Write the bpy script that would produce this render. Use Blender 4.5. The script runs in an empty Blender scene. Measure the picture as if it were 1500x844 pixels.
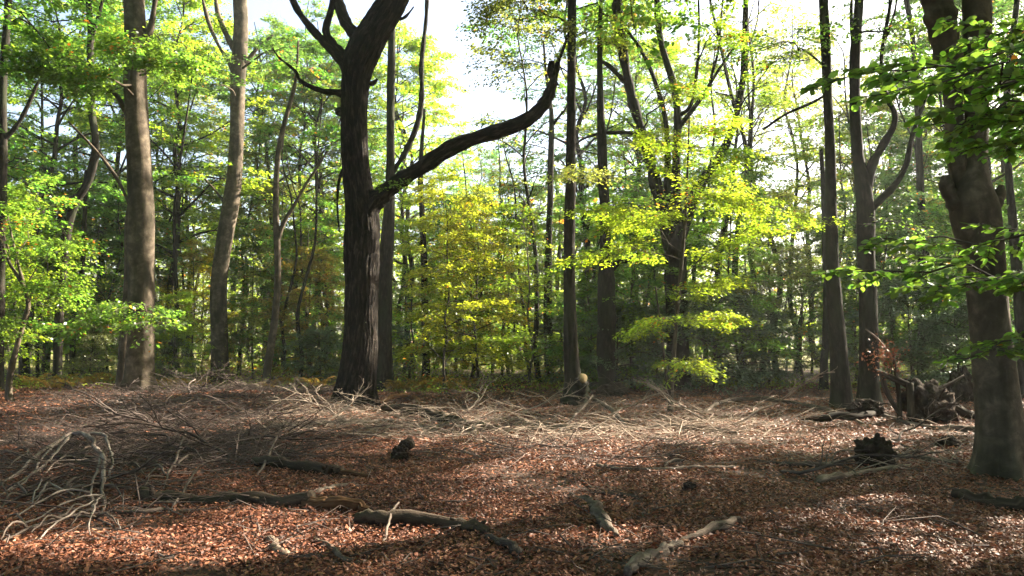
import bpy, math, random
import numpy as np
from mathutils import Matrix, Vector

SC = bpy.context.scene
COL = SC.collection
R_ = math.radians
random.seed(7)

# ------------------------------------------------------------------ camera
F = 1155.0; CX, CY = 750.0, 422.0; EYE = 1.6; HOR = 500.0
PITCH = math.atan((HOR - CY) / F)
cam = bpy.data.cameras.new('camera'); cam_o = bpy.data.objects.new('camera', cam); COL.objects.link(cam_o)
cam_o.location = (0, 0, EYE); cam_o.rotation_euler = (R_(90) + PITCH, 0, 0)
cam.sensor_fit = 'HORIZONTAL'; cam.sensor_width = 36.0; cam.lens = 36.0 * F / 1500.0
cam.clip_start = 0.05; cam.clip_end = 3000.0
SC.camera = cam_o

# ------------------------------------------------------------------ world, sun, exposure
SUN_AZ, SUN_EL = 60.0, 33.0
w = bpy.data.worlds.new('World'); SC.world = w; w.use_nodes = True
nt = w.node_tree
sky = nt.nodes.new('ShaderNodeTexSky'); sky.sky_type = 'NISHITA'; sky.sun_disc = False
sky.sun_elevation = R_(SUN_EL); sky.sun_rotation = R_(SUN_AZ)
sky.air_density = 1.0; sky.dust_density = 4.0; sky.ozone_density = 0.8
bg = nt.nodes['Background']; bg.inputs[1].default_value = 0.062
nt.links.new(sky.outputs[0], bg.inputs[0])
sun = bpy.data.lights.new('sun', 'SUN'); sun.energy = 5.0; sun.angle = R_(0.53); sun.color = (1.0, 0.90, 0.72)
sun_o = bpy.data.objects.new('sun', sun); COL.objects.link(sun_o)
S = np.array([math.cos(R_(SUN_EL)) * math.sin(R_(SUN_AZ)), math.cos(R_(SUN_EL)) * math.cos(R_(SUN_AZ)), math.sin(R_(SUN_EL))])
sun_o.rotation_euler = Vector(-S).to_track_quat('-Z', 'Y').to_euler()
sun_o.location = Vector(S * 60)
SC.view_settings.view_transform = 'Standard'; SC.view_settings.look = 'None'
SC.view_settings.exposure = 2.95; SC.view_settings.gamma = 1.0
cy = SC.cycles
cy.max_bounces = 7; cy.diffuse_bounces = 4; cy.glossy_bounces = 2; cy.transmission_bounces = 5; cy.transparent_max_bounces = 4
cy.caustics_reflective = False; cy.caustics_refractive = False
cy.use_denoising = True; cy.volume_bounces = 1

# ------------------------------------------------------------------ pixel <-> place
SP, CP = math.sin(PITCH), math.cos(PITCH)
def at(x, y, Y):
    """world point seen at photo pixel (x, y), Y metres ahead"""
    r, u = (x - CX) / F, (CY - y) / F
    dy, dz = CP - SP * u, SP + CP * u
    k = Y / dy
    return np.array([r * k, Y, EYE + dz * k])
def gd(y):
    """how far ahead the flat ground is seen at row y"""
    u = (CY - y) / F
    return (CP - SP * u) * EYE / -(SP + CP * u)
def to_px(p):
    p = np.atleast_2d(p); z = p[:, 2] - EYE
    fw = CP * p[:, 1] + SP * z; up = -SP * p[:, 1] + CP * z
    fw = np.where(fw < 0.1, 0.1, fw)
    return CX + F * p[:, 0] / fw, CY - F * up / fw
def gz(X, Y):
    X = np.asarray(X, float); Y = np.asarray(Y, float)
    z = 0.035 * np.sin(X * 0.9 + 1.3) * np.cos(Y * 0.7) + 0.05 * np.sin(X * 0.31 + Y * 0.23) + 0.02 * np.sin(X * 2.3 - Y * 1.7)
    z = z + 0.28 * np.exp(-(((X + 7.0) / 3.6) ** 2 + ((Y - 19.5) / 3.0) ** 2))
    return z
def ground_at(x, y):
    Y = gd(y); p = at(x, y, Y); p[2] = float(gz(p[0], p[1])); return p

# places crowns are cut open to light (photo pixels): ground ellipses, and boxes at a distance
SUN_GROUND = [(250, 812, 300, 24), (520, 800, 130, 22), (60, 608, 75, 12), (95, 640, 60, 7), (560, 622, 190, 12), (700, 635, 120, 9), (820, 640, 70, 8),
              (940, 622, 190, 10), (950, 645, 130, 7), (1050, 640, 80, 8), (840, 800, 80, 12), (1290, 785, 90, 8), (1220, 645, 100, 6),
              (1475, 765, 45, 7), (920, 680, 45, 5), (1290, 735, 50, 5), (430, 630, 90, 10), (1010, 800, 40, 8), (330, 640, 40, 6), (60, 830, 90, 12)]
SUN_BOX = [(186, 110, 232, 590, 22.2), (505, 330, 560, 600, 18.8), (0, 250, 130, 560, 19.5), (0, 250, 130, 520, 30.0), (590, 270, 745, 540, 26.0), (590, 270, 745, 540, 28.5), (930, 190, 1090, 520, 17.5),
           (1080, 280, 1210, 380, 18.0), (745, 240, 830, 520, 27.0), (305, 250, 350, 560, 31.8), (385, 150, 440, 560, 34.5), (225, 330, 310, 520, 36.0), (420, 300, 490, 520, 33.0), (860, 280, 960, 400, 27.0),
           (1330, 60, 1500, 130, 4.6), (1330, 60, 1500, 130, 5.3), (1230, 90, 1420, 130, 6.2), (1330, 340, 1500, 400, 6.0), (1240, 340, 1400, 420, 6.8)]
def in_sun_way(P):
    """which points stand between the sun and those places"""
    P = np.asarray(P); hit = np.zeros(len(P), bool)
    q = P - S * (P[:, 2:3] / S[2]); x, y = to_px(q)
    ok = q[:, 1] > 3
    for ex, ey, rx, ry in SUN_GROUND:
        hit |= ok & (((x - ex) / rx) ** 2 + ((y - ey) / ry) ** 2 < 1.4)
    for x0, y0, x1, y1, d in SUN_BOX:
        t = (P[:, 1] - d) / S[1]; q = P - S * t[:, None]; x, y = to_px(q)
        hit |= (t > 2.0) & (x > x0) & (x < x1) & (y > y0) & (y < y1)
    return hit

# ------------------------------------------------------------------ mesh buffers
class Buf:
    def __init__(s): s.V, s.Fc, s.M, s.A, s.n = [], [], [], [], 0
    def add(s, v, f, m=0, a=None):
        v = np.asarray(v, float).reshape(-1, 3)
        if len(v) == 0: return
        s.V.append(v); s.Fc.append(np.asarray(f, int).reshape(-1, 4) + s.n); s.M.append(np.full(len(s.Fc[-1]), m, int))
        s.A.append(np.zeros((len(v), 3)) if a is None else np.asarray(a, float).reshape(-1, 3)); s.n += len(v)
    def mesh(s, name, mats, smooth=True):
        V = np.concatenate(s.V); Fq = np.concatenate(s.Fc); M = np.concatenate(s.M); A = np.concatenate(s.A)
        me = bpy.data.meshes.new(name)
        me.vertices.add(len(V)); me.vertices.foreach_set('co', V.astype(np.float32).ravel())
        me.loops.add(len(Fq) * 4); me.loops.foreach_set('vertex_index', Fq.astype(np.int32).ravel())
        me.polygons.add(len(Fq)); me.polygons.foreach_set('loop_start', np.arange(0, len(Fq) * 4, 4, dtype=np.int32))
        for m in mats: me.materials.append(m)
        me.polygons.foreach_set('material_index', M.astype(np.int32))
        me.polygons.foreach_set('use_smooth', np.full(len(Fq), smooth, bool))
        at_ = me.attributes.new('bk', 'FLOAT_VECTOR', 'POINT'); at_.data.foreach_set('vector', A.astype(np.float32).ravel())
        me.update(calc_edges=True); return me
    def obj(s, name, mats, parent=None, smooth=True, loc=None):
        return put(name, s.mesh(name, mats, smooth), parent, loc)
def put(name, me, parent=None, loc=None):
    o = bpy.data.objects.new(name, me); COL.objects.link(o)
    if parent is not None: o.parent = parent
    if loc is not None: o.location = loc
    return o
def tag(o, label=None, cat=None, group=None, kind=None):
    for k, v in (('label', label), ('category', cat), ('group', group), ('kind', kind)):
        if v: o[k] = v
    return o
def root(name, loc, label, cat, group=None, rz=0.0, sc=1.0):
    o = bpy.data.objects.new(name, None); COL.objects.link(o); o.empty_display_size = 0.3
    o.location = loc; o.rotation_euler = (0, 0, rz); o.scale = (sc,) * 3
    return tag(o, label, cat, group)
def norm(v):
    v = np.asarray(v, float); return v / np.maximum(np.linalg.norm(v, axis=-1, keepdims=True), 1e-9)
def catmull(P, n):
    P = np.asarray(P, float)
    Q = np.vstack([2 * P[0] - P[1], P, 2 * P[-1] - P[-2]]); out = []
    for i in range(1, len(Q) - 2):
        t = np.linspace(0, 1, n, endpoint=False)[:, None]
        a, b, c, d = Q[i - 1], Q[i], Q[i + 1], Q[i + 2]
        out.append(0.5 * (2 * b + (c - a) * t + (2 * a - 5 * b + 4 * c - d) * t ** 2 + (3 * b - a - 3 * c + d) * t ** 3))
    return np.vstack(out + [P[-1:]])
def tube(buf, P, rad, seg=6, m=0, disp=None, close=True, close0=False):
    P = np.asarray(P, float); rad = np.asarray(rad, float)
    T = norm(np.gradient(P, axis=0)); n = len(P)
    ref = np.array([0, -1.0, 0]) if abs(T[0][1]) < 0.9 else np.array([0, 0, 1.0])
    U = np.zeros_like(P); u = norm(ref - T[0] * ref.dot(T[0]))
    for i in range(n):
        u = norm(u - T[i] * u.dot(T[i])); U[i] = u
    W = np.cross(T, U)
    s = np.concatenate([[0], np.cumsum(np.linalg.norm(np.diff(P, axis=0), axis=1))])
    if close0:
        P = np.vstack([P[:1] , P]); rad = np.concatenate([[rad[0] * 0.02], rad]); U = np.vstack([U[:1], U]); W = np.vstack([W[:1], W]); s = np.concatenate([s[:1], s]); n += 1
    if close:
        P = np.vstack([P, P[-1:] + T[-1] * rad[-1] * 0.3]); rad = np.concatenate([rad, [rad[-1] * 0.02]]); U = np.vstack([U, U[-1:]]); W = np.vstack([W, W[-1:]]); s = np.concatenate([s, s[-1:]]); n += 1
    th = np.linspace(0, 2 * math.pi, seg, endpoint=False)
    mul = np.ones((n, seg)) if disp is None else disp(th, s, P)
    rr = rad[:, None] * mul
    c, sn = np.cos(th), np.sin(th)
    V = P[:, None, :] + rr[..., None] * (c[None, :, None] * U[:, None, :] + sn[None, :, None] * W[:, None, :])
    A = np.stack([rad[:, None] * c[None, :], rad[:, None] * sn[None, :], np.repeat(s[:, None], seg, 1)], -1)
    i = np.arange(n - 1)[:, None] * seg; j = np.arange(seg)[None, :]; j2 = (j + 1) % seg
    f = np.stack([i + j, i + j2, i + seg + j2, i + seg + j], -1).reshape(-1, 4)
    buf.add(V.reshape(-1, 3), f, m, A.reshape(-1, 3))
def leaves(buf, P, T, N, L, Wd, A, m=0):
    n = len(P)
    if n == 0: return
    T = norm(T); B = norm(np.cross(N, T)); N = np.cross(T, B)
    L = np.asarray(L)[:, None]; Wd = np.asarray(Wd)[:, None]
    v0 = P; v1 = P + T * L * 0.48 + B * Wd * 0.5 + N * Wd * 0.14; v2 = P + T * L - N * L * 0.10; v3 = P + T * L * 0.48 - B * Wd * 0.5 + N * Wd * 0.14
    V = np.stack([v0, v1, v2, v3], 1).reshape(-1, 3)
    buf.add(V, np.arange(n * 4).reshape(-1, 4), m, np.repeat(A, 4, 0))
def spray_leaves(buf, rng, P, D, L, nleaf, size, m=0, tilt=0.35, keep=None, flat=0.05):
    """flat beech-like sprays: leaves lie to both sides of each twig"""
    P = np.asarray(P, float); D = np.asarray(D, float); L = np.asarray(L, float)
    if len(P) == 0: return
    k = nleaf; n = len(P)
    Nh = norm(np.stack([-D[:, 1], D[:, 0], np.zeros(n)], 1) + 1e-6)
    t = rng.random((n, k)) ** 0.8; sd = rng.choice([-1.0, 1.0], (n, k)); o = rng.random((n, k)) ** 0.8
    wid = 0.42 * (1.05 - 0.75 * t) * o
    pos = P[:, None] + D[:, None] * (L[:, None] * t)[..., None] + Nh[:, None] * (sd * wid * L[:, None])[..., None]
    pos[..., 2] += -0.16 * L[:, None] * t ** 2 + rng.normal(0, flat, (n, k))
    T = D[:, None] * (0.7 + 0.3 * rng.random((n, k)))[..., None] + Nh[:, None] * (sd * 0.9)[..., None] + rng.normal(0, 0.25, (n, k, 3))
    T[..., 2] -= 0.22
    N = rng.normal(0, tilt, (n, k, 3)); N[..., 2] += 1.0
    A = np.stack([rng.random((n, k)), np.repeat(rng.random((n, 1)), k, 1), rng.random((n, k))], -1)
    pos = pos.reshape(-1, 3); T = T.reshape(-1, 3); N = norm(N.reshape(-1, 3)); A = A.reshape(-1, 3)
    sz = size * (0.65 + 0.6 * rng.random(n * k))
    if keep is not None:
        ok = keep(pos); pos, T, N, A, sz = pos[ok], T[ok], N[ok], A[ok], sz[ok]
    leaves(buf, pos, T, N, sz, sz * 0.62, A, m)

# ------------------------------------------------------------------ materials
def new_mat(name):
    m = bpy.data.materials.new(name); m.use_nodes = True; nt = m.node_tree; nt.nodes.clear()
    return m, nt, nt.nodes.new, nt.links.new
def ramp(nt, stops):
    r = nt.nodes.new('ShaderNodeValToRGB'); e = r.color_ramp.elements
    e[0].position, e[0].color = stops[0][0], (*stops[0][1], 1); e[1].position, e[1].color = stops[-1][0], (*stops[-1][1], 1)
    for p, c in stops[1:-1]:
        x = e.new(p); x.color = (*c, 1)
    return r
def bark(name, cols, scale, detail_scale=30.0, bump=0.5, dist=0.02, rough=0.85, patch=None, obj_tint=False):
    m, nt, N, Lk = new_mat(name)
    at_ = N('ShaderNodeAttribute'); at_.attribute_name = 'bk'
    mp = N('ShaderNodeMapping'); mp.inputs['Scale'].default_value = scale; Lk(at_.outputs['Vector'], mp.inputs['Vector'])
    n1 = N('ShaderNodeTexNoise'); n1.inputs['Scale'].default_value = 1.0; n1.inputs['Detail'].default_value = 6.0; n1.inputs['Roughness'].default_value = 0.62; n1.inputs['Distortion'].default_value = 0.4
    Lk(mp.outputs[0], n1.inputs['Vector'])
    n2 = N('ShaderNodeTexNoise'); n2.inputs['Scale'].default_value = detail_scale; n2.inputs['Detail'].default_value = 3.0; Lk(at_.outputs['Vector'], n2.inputs['Vector'])
    rp = ramp(nt, cols); Lk(n1.outputs[0], rp.inputs[0])
    col = rp.outputs[0]
    if patch:
        n3 = N('ShaderNodeTexNoise'); n3.inputs['Scale'].default_value = 1.6; n3.inputs['Detail'].default_value = 5.0
        mp3 = N('ShaderNodeMapping'); mp3.inputs['Scale'].default_value = (2.0, 2.0, 0.55); Lk(at_.outputs['Vector'], mp3.inputs['Vector']); Lk(mp3.outputs[0], n3.inputs['Vector'])
        r3 = ramp(nt, [(0.46, (0, 0, 0)), (0.66, (1, 1, 1))]); Lk(n3.outputs[0], r3.inputs[0])
        mx = N('ShaderNodeMix'); mx.data_type = 'RGBA'; mx.inputs[7].default_value = (*patch, 1); Lk(col, mx.inputs[6]); Lk(r3.outputs[0], mx.inputs[0]); col = mx.outputs[2]
    if obj_tint:
        oi = N('ShaderNodeObjectInfo'); mu = N('ShaderNodeMix'); mu.data_type = 'RGBA'; mu.blend_type = 'MULTIPLY'; mu.inputs[0].default_value = 1.0
        Lk(col, mu.inputs[6]); Lk(oi.outputs['Color'], mu.inputs[7]); col = mu.outputs[2]
    ad = N('ShaderNodeMath'); ad.operation = 'MULTIPLY_ADD'; ad.inputs[1].default_value = 0.35; Lk(n2.outputs[0], ad.inputs[0]); Lk(n1.outputs[0], ad.inputs[2])
    bp = N('ShaderNodeBump'); bp.inputs['Strength'].default_value = bump; bp.inputs['Distance'].default_value = dist; Lk(ad.outputs[0], bp.inputs['Height'])
    b = N('ShaderNodeBsdfPrincipled'); b.inputs['Roughness'].default_value = rough; b.inputs['Specular IOR Level'].default_value = 0.10
    Lk(col, b.inputs['Base Color']); Lk(bp.outputs[0], b.inputs['Normal'])
    o = N('ShaderNodeOutputMaterial'); Lk(b.outputs[0], o.inputs[0]); return m
M_BEECH = bark('beech_bark', [(0.25, (0.036, 0.027, 0.020)), (0.5, (0.090, 0.070, 0.052)), (0.75, (0.20, 0.158, 0.115))], (5.0, 5.0, 5.0), 55, 0.7, 0.02, 0.85, (0.036, 0.031, 0.020))
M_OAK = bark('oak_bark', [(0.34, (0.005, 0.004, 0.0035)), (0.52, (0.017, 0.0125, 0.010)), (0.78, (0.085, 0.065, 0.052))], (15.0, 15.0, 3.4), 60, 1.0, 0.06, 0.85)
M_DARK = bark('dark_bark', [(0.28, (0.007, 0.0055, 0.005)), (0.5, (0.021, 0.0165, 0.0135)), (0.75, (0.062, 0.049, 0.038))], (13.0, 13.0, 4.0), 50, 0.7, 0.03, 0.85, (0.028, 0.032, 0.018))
M_TWIG = bark('twig_bark', [(0.3, (0.035, 0.028, 0.022)), (0.7, (0.09, 0.075, 0.06))], (12, 12, 6), 60, 0.3, 0.005)
M_DEAD = bark('dead_wood', [(0.30, (0.05, 0.04, 0.034)), (0.48, (0.19, 0.16, 0.14)), (0.72, (0.44, 0.385, 0.34))], (26.0, 26.0, 3.5), 80, 1.0, 0.014, 0.85, (0.075, 0.06, 0.05), True)
M_LOG = bark('rotten_log_bark', [(0.28, (0.03, 0.024, 0.02)), (0.5, (0.085, 0.066, 0.052)), (0.75, (0.20, 0.16, 0.125))], (20.0, 20.0, 2.2), 70, 0.9, 0.015, 0.9, (0.06, 0.06, 0.038), True)
M_WOOD = bark('bare_wood', [(0.25, (0.25, 0.15, 0.085)), (0.5, (0.42, 0.29, 0.18)), (0.75, (0.58, 0.44, 0.30))], (40.0, 40.0, 3.0), 90, 0.4, 0.004, 0.75, None, True)
M_ROOT = bark('rotten_root', [(0.3, (0.012, 0.009, 0.007)), (0.55, (0.040, 0.028, 0.021)), (0.8, (0.085, 0.060, 0.045))], (9.0, 9.0, 9.0), 40, 1.0, 0.05, 0.95)

def leaf_mat(name, trans=0.60, gloss=0.045, turn=(0.30, 0.10, 0.02), turned=0.93, tk=(3.2, 3.3, 1.8)):
    """both faces reflect the object's own leaf colour; light also passes through the blade"""
    m, nt, N, Lk = new_mat(name)
    oi = N('ShaderNodeObjectInfo'); at_ = N('ShaderNodeAttribute'); at_.attribute_name = 'bk'
    sp = N('ShaderNodeSeparateXYZ'); Lk(at_.outputs['Vector'], sp.inputs[0])
    hsv = N('ShaderNodeHueSaturation')
    mh = N('ShaderNodeMapRange'); mh.inputs[3].default_value = 0.472; mh.inputs[4].default_value = 0.522; Lk(sp.outputs[1], mh.inputs[0]); Lk(mh.outputs[0], hsv.inputs['Hue'])
    mv = N('ShaderNodeMapRange'); mv.inputs[3].default_value = 0.6; mv.inputs[4].default_value = 1.35; Lk(sp.outputs[0], mv.inputs[0]); Lk(mv.outputs[0], hsv.inputs['Value'])
    Lk(oi.outputs['Color'], hsv.inputs['Color'])
    gt = N('ShaderNodeMath'); gt.operation = 'GREATER_THAN'; gt.inputs[1].default_value = turned; mzz = N('ShaderNodeMath'); mzz.operation = 'MULTIPLY_ADD'; mzz.inputs[1].default_value = 0.3; sc7 = N('ShaderNodeMath'); sc7.operation = 'MULTIPLY'; sc7.inputs[1].default_value = 0.7; Lk(sp.outputs[1], sc7.inputs[0]); Lk(sp.outputs[2], mzz.inputs[0]); Lk(sc7.outputs[0], mzz.inputs[2]); Lk(mzz.outputs[0], gt.inputs[0])
    mx = N('ShaderNodeMix'); mx.data_type = 'RGBA'; mx.inputs[7].default_value = (*turn, 1); Lk(gt.outputs[0], mx.inputs[0]); Lk(hsv.outputs[0], mx.inputs[6])
    tr = N('ShaderNodeMix'); tr.data_type = 'RGBA'; tr.blend_type = 'MULTIPLY'; tr.inputs[0].default_value = 1.0; tr.inputs[7].default_value = (*tk, 1); Lk(mx.outputs[2], tr.inputs[6])
    d = N('ShaderNodeBsdfDiffuse'); t = N('ShaderNodeBsdfTranslucent'); g = N('ShaderNodeBsdfGlossy'); g.inputs['Roughness'].default_value = 0.42; g.inputs['Color'].default_value = (0.9, 0.95, 0.9, 1)
    Lk(mx.outputs[2], d.inputs[0]); Lk(tr.outputs[2], t.inputs[0])
    m1 = N('ShaderNodeMixShader'); m1.inputs[0].default_value = trans; Lk(d.outputs[0], m1.inputs[1]); Lk(t.outputs[0], m1.inputs[2])
    m2 = N('ShaderNodeMixShader'); m2.inputs[0].default_value = gloss; Lk(m1.outputs[0], m2.inputs[1]); Lk(g.outputs[0], m2.inputs[2])
    o = N('ShaderNodeOutputMaterial'); Lk(m2.outputs[0], o.inputs[0]); return m
M_LEAF = leaf_mat('green_leaf')
M_BUSH = leaf_mat('bush_leaf', 0.25, 0.14, turned=2.0)
M_FERN = leaf_mat('fern_leaf', 0.4, 0.04, (0.25, 0.13, 0.04), 0.6)

def litter_mat():
    m, nt, N, Lk = new_mat('dead_leaf')
    at_ = N('ShaderNodeAttribute'); at_.attribute_name = 'bk'
    sp = N('ShaderNodeSeparateXYZ'); Lk(at_.outputs['Vector'], sp.inputs[0])
    rp = ramp(nt, [(0.0, (0.030, 0.011, 0.007)), (0.3, (0.110, 0.039, 0.023)), (0.6, (0.225, 0.082, 0.045)), (0.82, (0.32, 0.132, 0.068)), (0.95, (0.37, 0.20, 0.11)), (1.0, (0.43, 0.29, 0.19))]); Lk(sp.outputs[0], rp.inputs[0])
    d = N('ShaderNodeBsdfPrincipled'); d.inputs['Roughness'].default_value = 0.55; d.inputs['Specular IOR Level'].default_value = 0.28; Lk(rp.outputs[0], d.inputs['Base Color'])
    t = N('ShaderNodeBsdfTranslucent'); Lk(rp.outputs[0], t.inputs[0])
    m1 = N('ShaderNodeMixShader'); m1.inputs[0].default_value = 0.15; Lk(d.outputs[0], m1.inputs[1]); Lk(t.outputs[0], m1.inputs[2])
    o = N('ShaderNodeOutputMaterial'); Lk(m1.outputs[0], o.inputs[0]); return m
M_LITTER = litter_mat()
def ground_mat():
    m, nt, N, Lk = new_mat('forest_floor')
    tc = N('ShaderNodeTexCoord')
    v = N('ShaderNodeTexVoronoi'); v.inputs['Scale'].default_value = 24.0; Lk(tc.outputs['Object'], v.inputs['Vector'])
    sp = N('ShaderNodeSeparateColor'); Lk(v.outputs['Color'], sp.inputs[0])
    rp = ramp(nt, [(0.0, (0.014, 0.008, 0.006)), (0.4, (0.035, 0.019, 0.013)), (0.75, (0.075, 0.038, 0.024)), (1.0, (0.14, 0.07, 0.042))]); Lk(sp.outputs[0], rp.inputs[0])
    n = N('ShaderNodeTexNoise'); n.inputs['Scale'].default_value = 0.5; n.inputs['Detail'].default_value = 6; Lk(tc.outputs['Object'], n.inputs['Vector'])
    r2 = ramp(nt, [(0.35, (0.55, 0.5, 0.5)), (0.65, (1.1, 1.1, 1.1))]); Lk(n.outputs[0], r2.inputs[0])
    mu = N('ShaderNodeMix'); mu.data_type = 'RGBA'; mu.blend_type = 'MULTIPLY'; mu.inputs[0].default_value = 1; Lk(rp.outputs[0], mu.inputs[6]); Lk(r2.outputs[0], mu.inputs[7])
    # beyond the wood the floor turns to dry meadow grass
    sx = N('ShaderNodeSeparateXYZ'); Lk(tc.outputs['Object'], sx.inputs[0])
    mr = N('ShaderNodeMapRange'); mr.inputs[1].default_value = 42; mr.inputs[2].default_value = 50; Lk(sx.outputs[1], mr.inputs[0])
    gn = N('ShaderNodeTexNoise'); gn.inputs['Scale'].default_value = 3.0; gn.inputs['Detail'].default_value = 5; Lk(tc.outputs['Object'], gn.inputs['Vector'])
    gr = ramp(nt, [(0.3, (0.10, 0.10, 0.03)), (0.7, (0.28, 0.25, 0.10))]); Lk(gn.outputs[0], gr.inputs[0])
    mx = N('ShaderNodeMix'); mx.data_type = 'RGBA'; Lk(mr.outputs[0], mx.inputs[0]); Lk(mu.outputs[2], mx.inputs[6]); Lk(gr.outputs[0], mx.inputs[7])
    bp = N('ShaderNodeBump'); bp.inputs['Strength'].default_value = 0.8; bp.inputs['Distance'].default_value = 0.03; Lk(sp.outputs[1], bp.inputs['Height'])
    b = N('ShaderNodeBsdfPrincipled'); b.inputs['Roughness'].default_value = 0.9; b.inputs['Specular IOR Level'].default_value = 0.2
    Lk(mx.outputs[2], b.inputs['Base Color']); Lk(bp.outputs[0], b.inputs['Normal'])
    o = N('ShaderNodeOutputMaterial'); Lk(b.outputs[0], o.inputs[0]); return m
M_GROUND = ground_mat()

# leaf colours a tree can have
GREEN = (0.052, 0.110, 0.022, 1); MID = (0.074, 0.128, 0.022, 1); YGREEN = (0.115, 0.165, 0.018, 1); YELLOW = (0.175, 0.190, 0.018, 1)
GOLD = (0.200, 0.165, 0.018, 1); DARK = (0.050, 0.092, 0.026, 1); BLUE = (0.055, 0.098, 0.042, 1); OLIVE = (0.098, 0.108, 0.030, 1); RUST = (0.125, 0.095, 0.02, 1); LIME = (0.135, 0.180, 0.018, 1)

# ------------------------------------------------------------------ ground
def build_ground():
    xs = np.concatenate([np.linspace(-260, -42, 8), np.linspace(-40, 40, 161), np.linspace(42, 260, 8)])
    ys = np.concatenate([np.linspace(-100, -12, 5), np.linspace(-10, 50, 121), np.linspace(55, 320, 12)])
    X, Y = np.meshgrid(xs, ys); fade = np.clip((60 - np.abs(X)) / 20, 0, 1) * np.clip((60 - Y) / 10, 0, 1)
    Z = gz(X, Y) * fade
    V = np.stack([X, Y, Z], -1).reshape(-1, 3); nx = len(xs)
    i = np.arange(len(ys) - 1)[:, None] * nx; j = np.arange(nx - 1)[None, :]
    f = np.stack([i + j, i + j + 1, i + nx + j + 1, i + nx + j], -1).reshape(-1, 4)
    b = Buf(); b.add(V, f); tag(b.obj('ground', [M_GROUND]), kind='structure', label='forest floor covered in brown fallen beech leaves')
build_ground()

def build_litter():
    rng = np.random.default_rng(3)
    Ys = []
    edges = np.arange(3.6, 31, 0.3)
    for y in edges:
        dens = 3000 if y < 7.0 else 3000 * (7.0 / y) ** 2.55
        wd = 1.34 * y + 2.0
        n = int(dens * wd * 0.3)
        yy = y + 0.3 * rng.random(n); xx = (rng.random(n) - 0.5) * wd
        Ys.append(np.stack([xx, yy], 1))
    Q = np.concatenate(Ys); n = len(Q)
    big = 1 + np.clip(Q[:, 1] - 7.0, 0, 40) * 0.10
    L = (0.020 + 0.034 * rng.random(n) ** 1.6) * big; Wd = L * (0.42 + 0.26 * rng.random(n))
    bare = np.sin(Q[:, 0] * 1.1 + 2.1 * np.sin(Q[:, 1] * 0.53)) * np.sin(Q[:, 1] * 1.27 + 1.4 * np.sin(Q[:, 0] * 0.61)) + 0.5 * np.sin(Q[:, 0] * 3.7 + Q[:, 1] * 2.9)
    kp = rng.random(n) > np.clip((bare - 0.45) * 1.3, 0, 0.72); Q, L, Wd, bare = Q[kp], L[kp], Wd[kp], bare[kp]; n = len(Q)
    z = gz(Q[:, 0], Q[:, 1]) + 0.006 + 0.035 * rng.random(n) ** 2 + np.clip(-bare, 0, 1) * 0.02 * rng.random(n)
    P = np.stack([Q[:, 0], Q[:, 1], z], 1)
    a = rng.random(n) * 2 * math.pi
    N = rng.normal(0, 0.5, (n, 3)); N[:, 2] = 1; N = norm(N)
    T = np.stack([np.cos(a), np.sin(a), 0 * a], 1); T = norm(T - N * (T * N).sum(1)[:, None]); B = np.cross(N, T)
    cup = (rng.random(n) * 0.5 - 0.12)[:, None] * Wd[:, None]; curl = (rng.random(n) * 0.4 - 0.1)[:, None] * L[:, None]
    L = L[:, None]; Wd = Wd[:, None]
    v = np.stack([P - T * L * 0.5 + N * curl * 0.5, P - T * L * 0.05 + B * Wd * 0.5 + N * cup, P + T * L * 0.28 + B * Wd * 0.34 + N * (cup + curl * 0.3), P + T * L * 0.5 + N * curl,
                  P + T * L * 0.28 - B * Wd * 0.34 + N * (cup + curl * 0.3), P - T * L * 0.05 - B * Wd * 0.5 + N * cup], 1)
    v[..., 2] = np.maximum(v[..., 2], (z - 0.004)[:, None])
    k = np.arange(n)[:, None] * 6
    far = Q[:, 1] > 7.4
    f = np.concatenate([(k + np.array([[0, 1, 2, 3]]))[~far], (k + np.array([[0, 3, 4, 5]]))[~far], (k + np.array([[0, 1, 3, 5]]))[far]])
    # patches of paler and darker leaves
    pt = 0.5 + 0.5 * np.sin(Q[:, 0] * 1.7 + 2 * np.sin(Q[:, 1] * 0.9)) * np.sin(Q[:, 1] * 2.1 + Q[:, 0])
    pt2 = 0.5 + 0.5 * np.sin(Q[:, 0] * 0.8 + 1.7 * np.sin(Q[:, 1] * 0.37 + 1)) * np.sin(Q[:, 1] * 0.9 - 0.6 * Q[:, 0]); shade = np.clip(rng.random(n) ** 1.1 * 0.72 + 0.13 * pt + 0.15 * pt2, 0, 1)
    A = np.repeat(np.stack([shade, rng.random(n), rng.random(n)], 1), 6, 0)
    b = Buf(); b.add(v.reshape(-1, 3), f, 0, A)
    tag(b.obj('leaf_litter', [M_LITTER], smooth=False), kind='stuff', label='brown fallen beech leaves covering the clearing floor')
build_litter()

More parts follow.
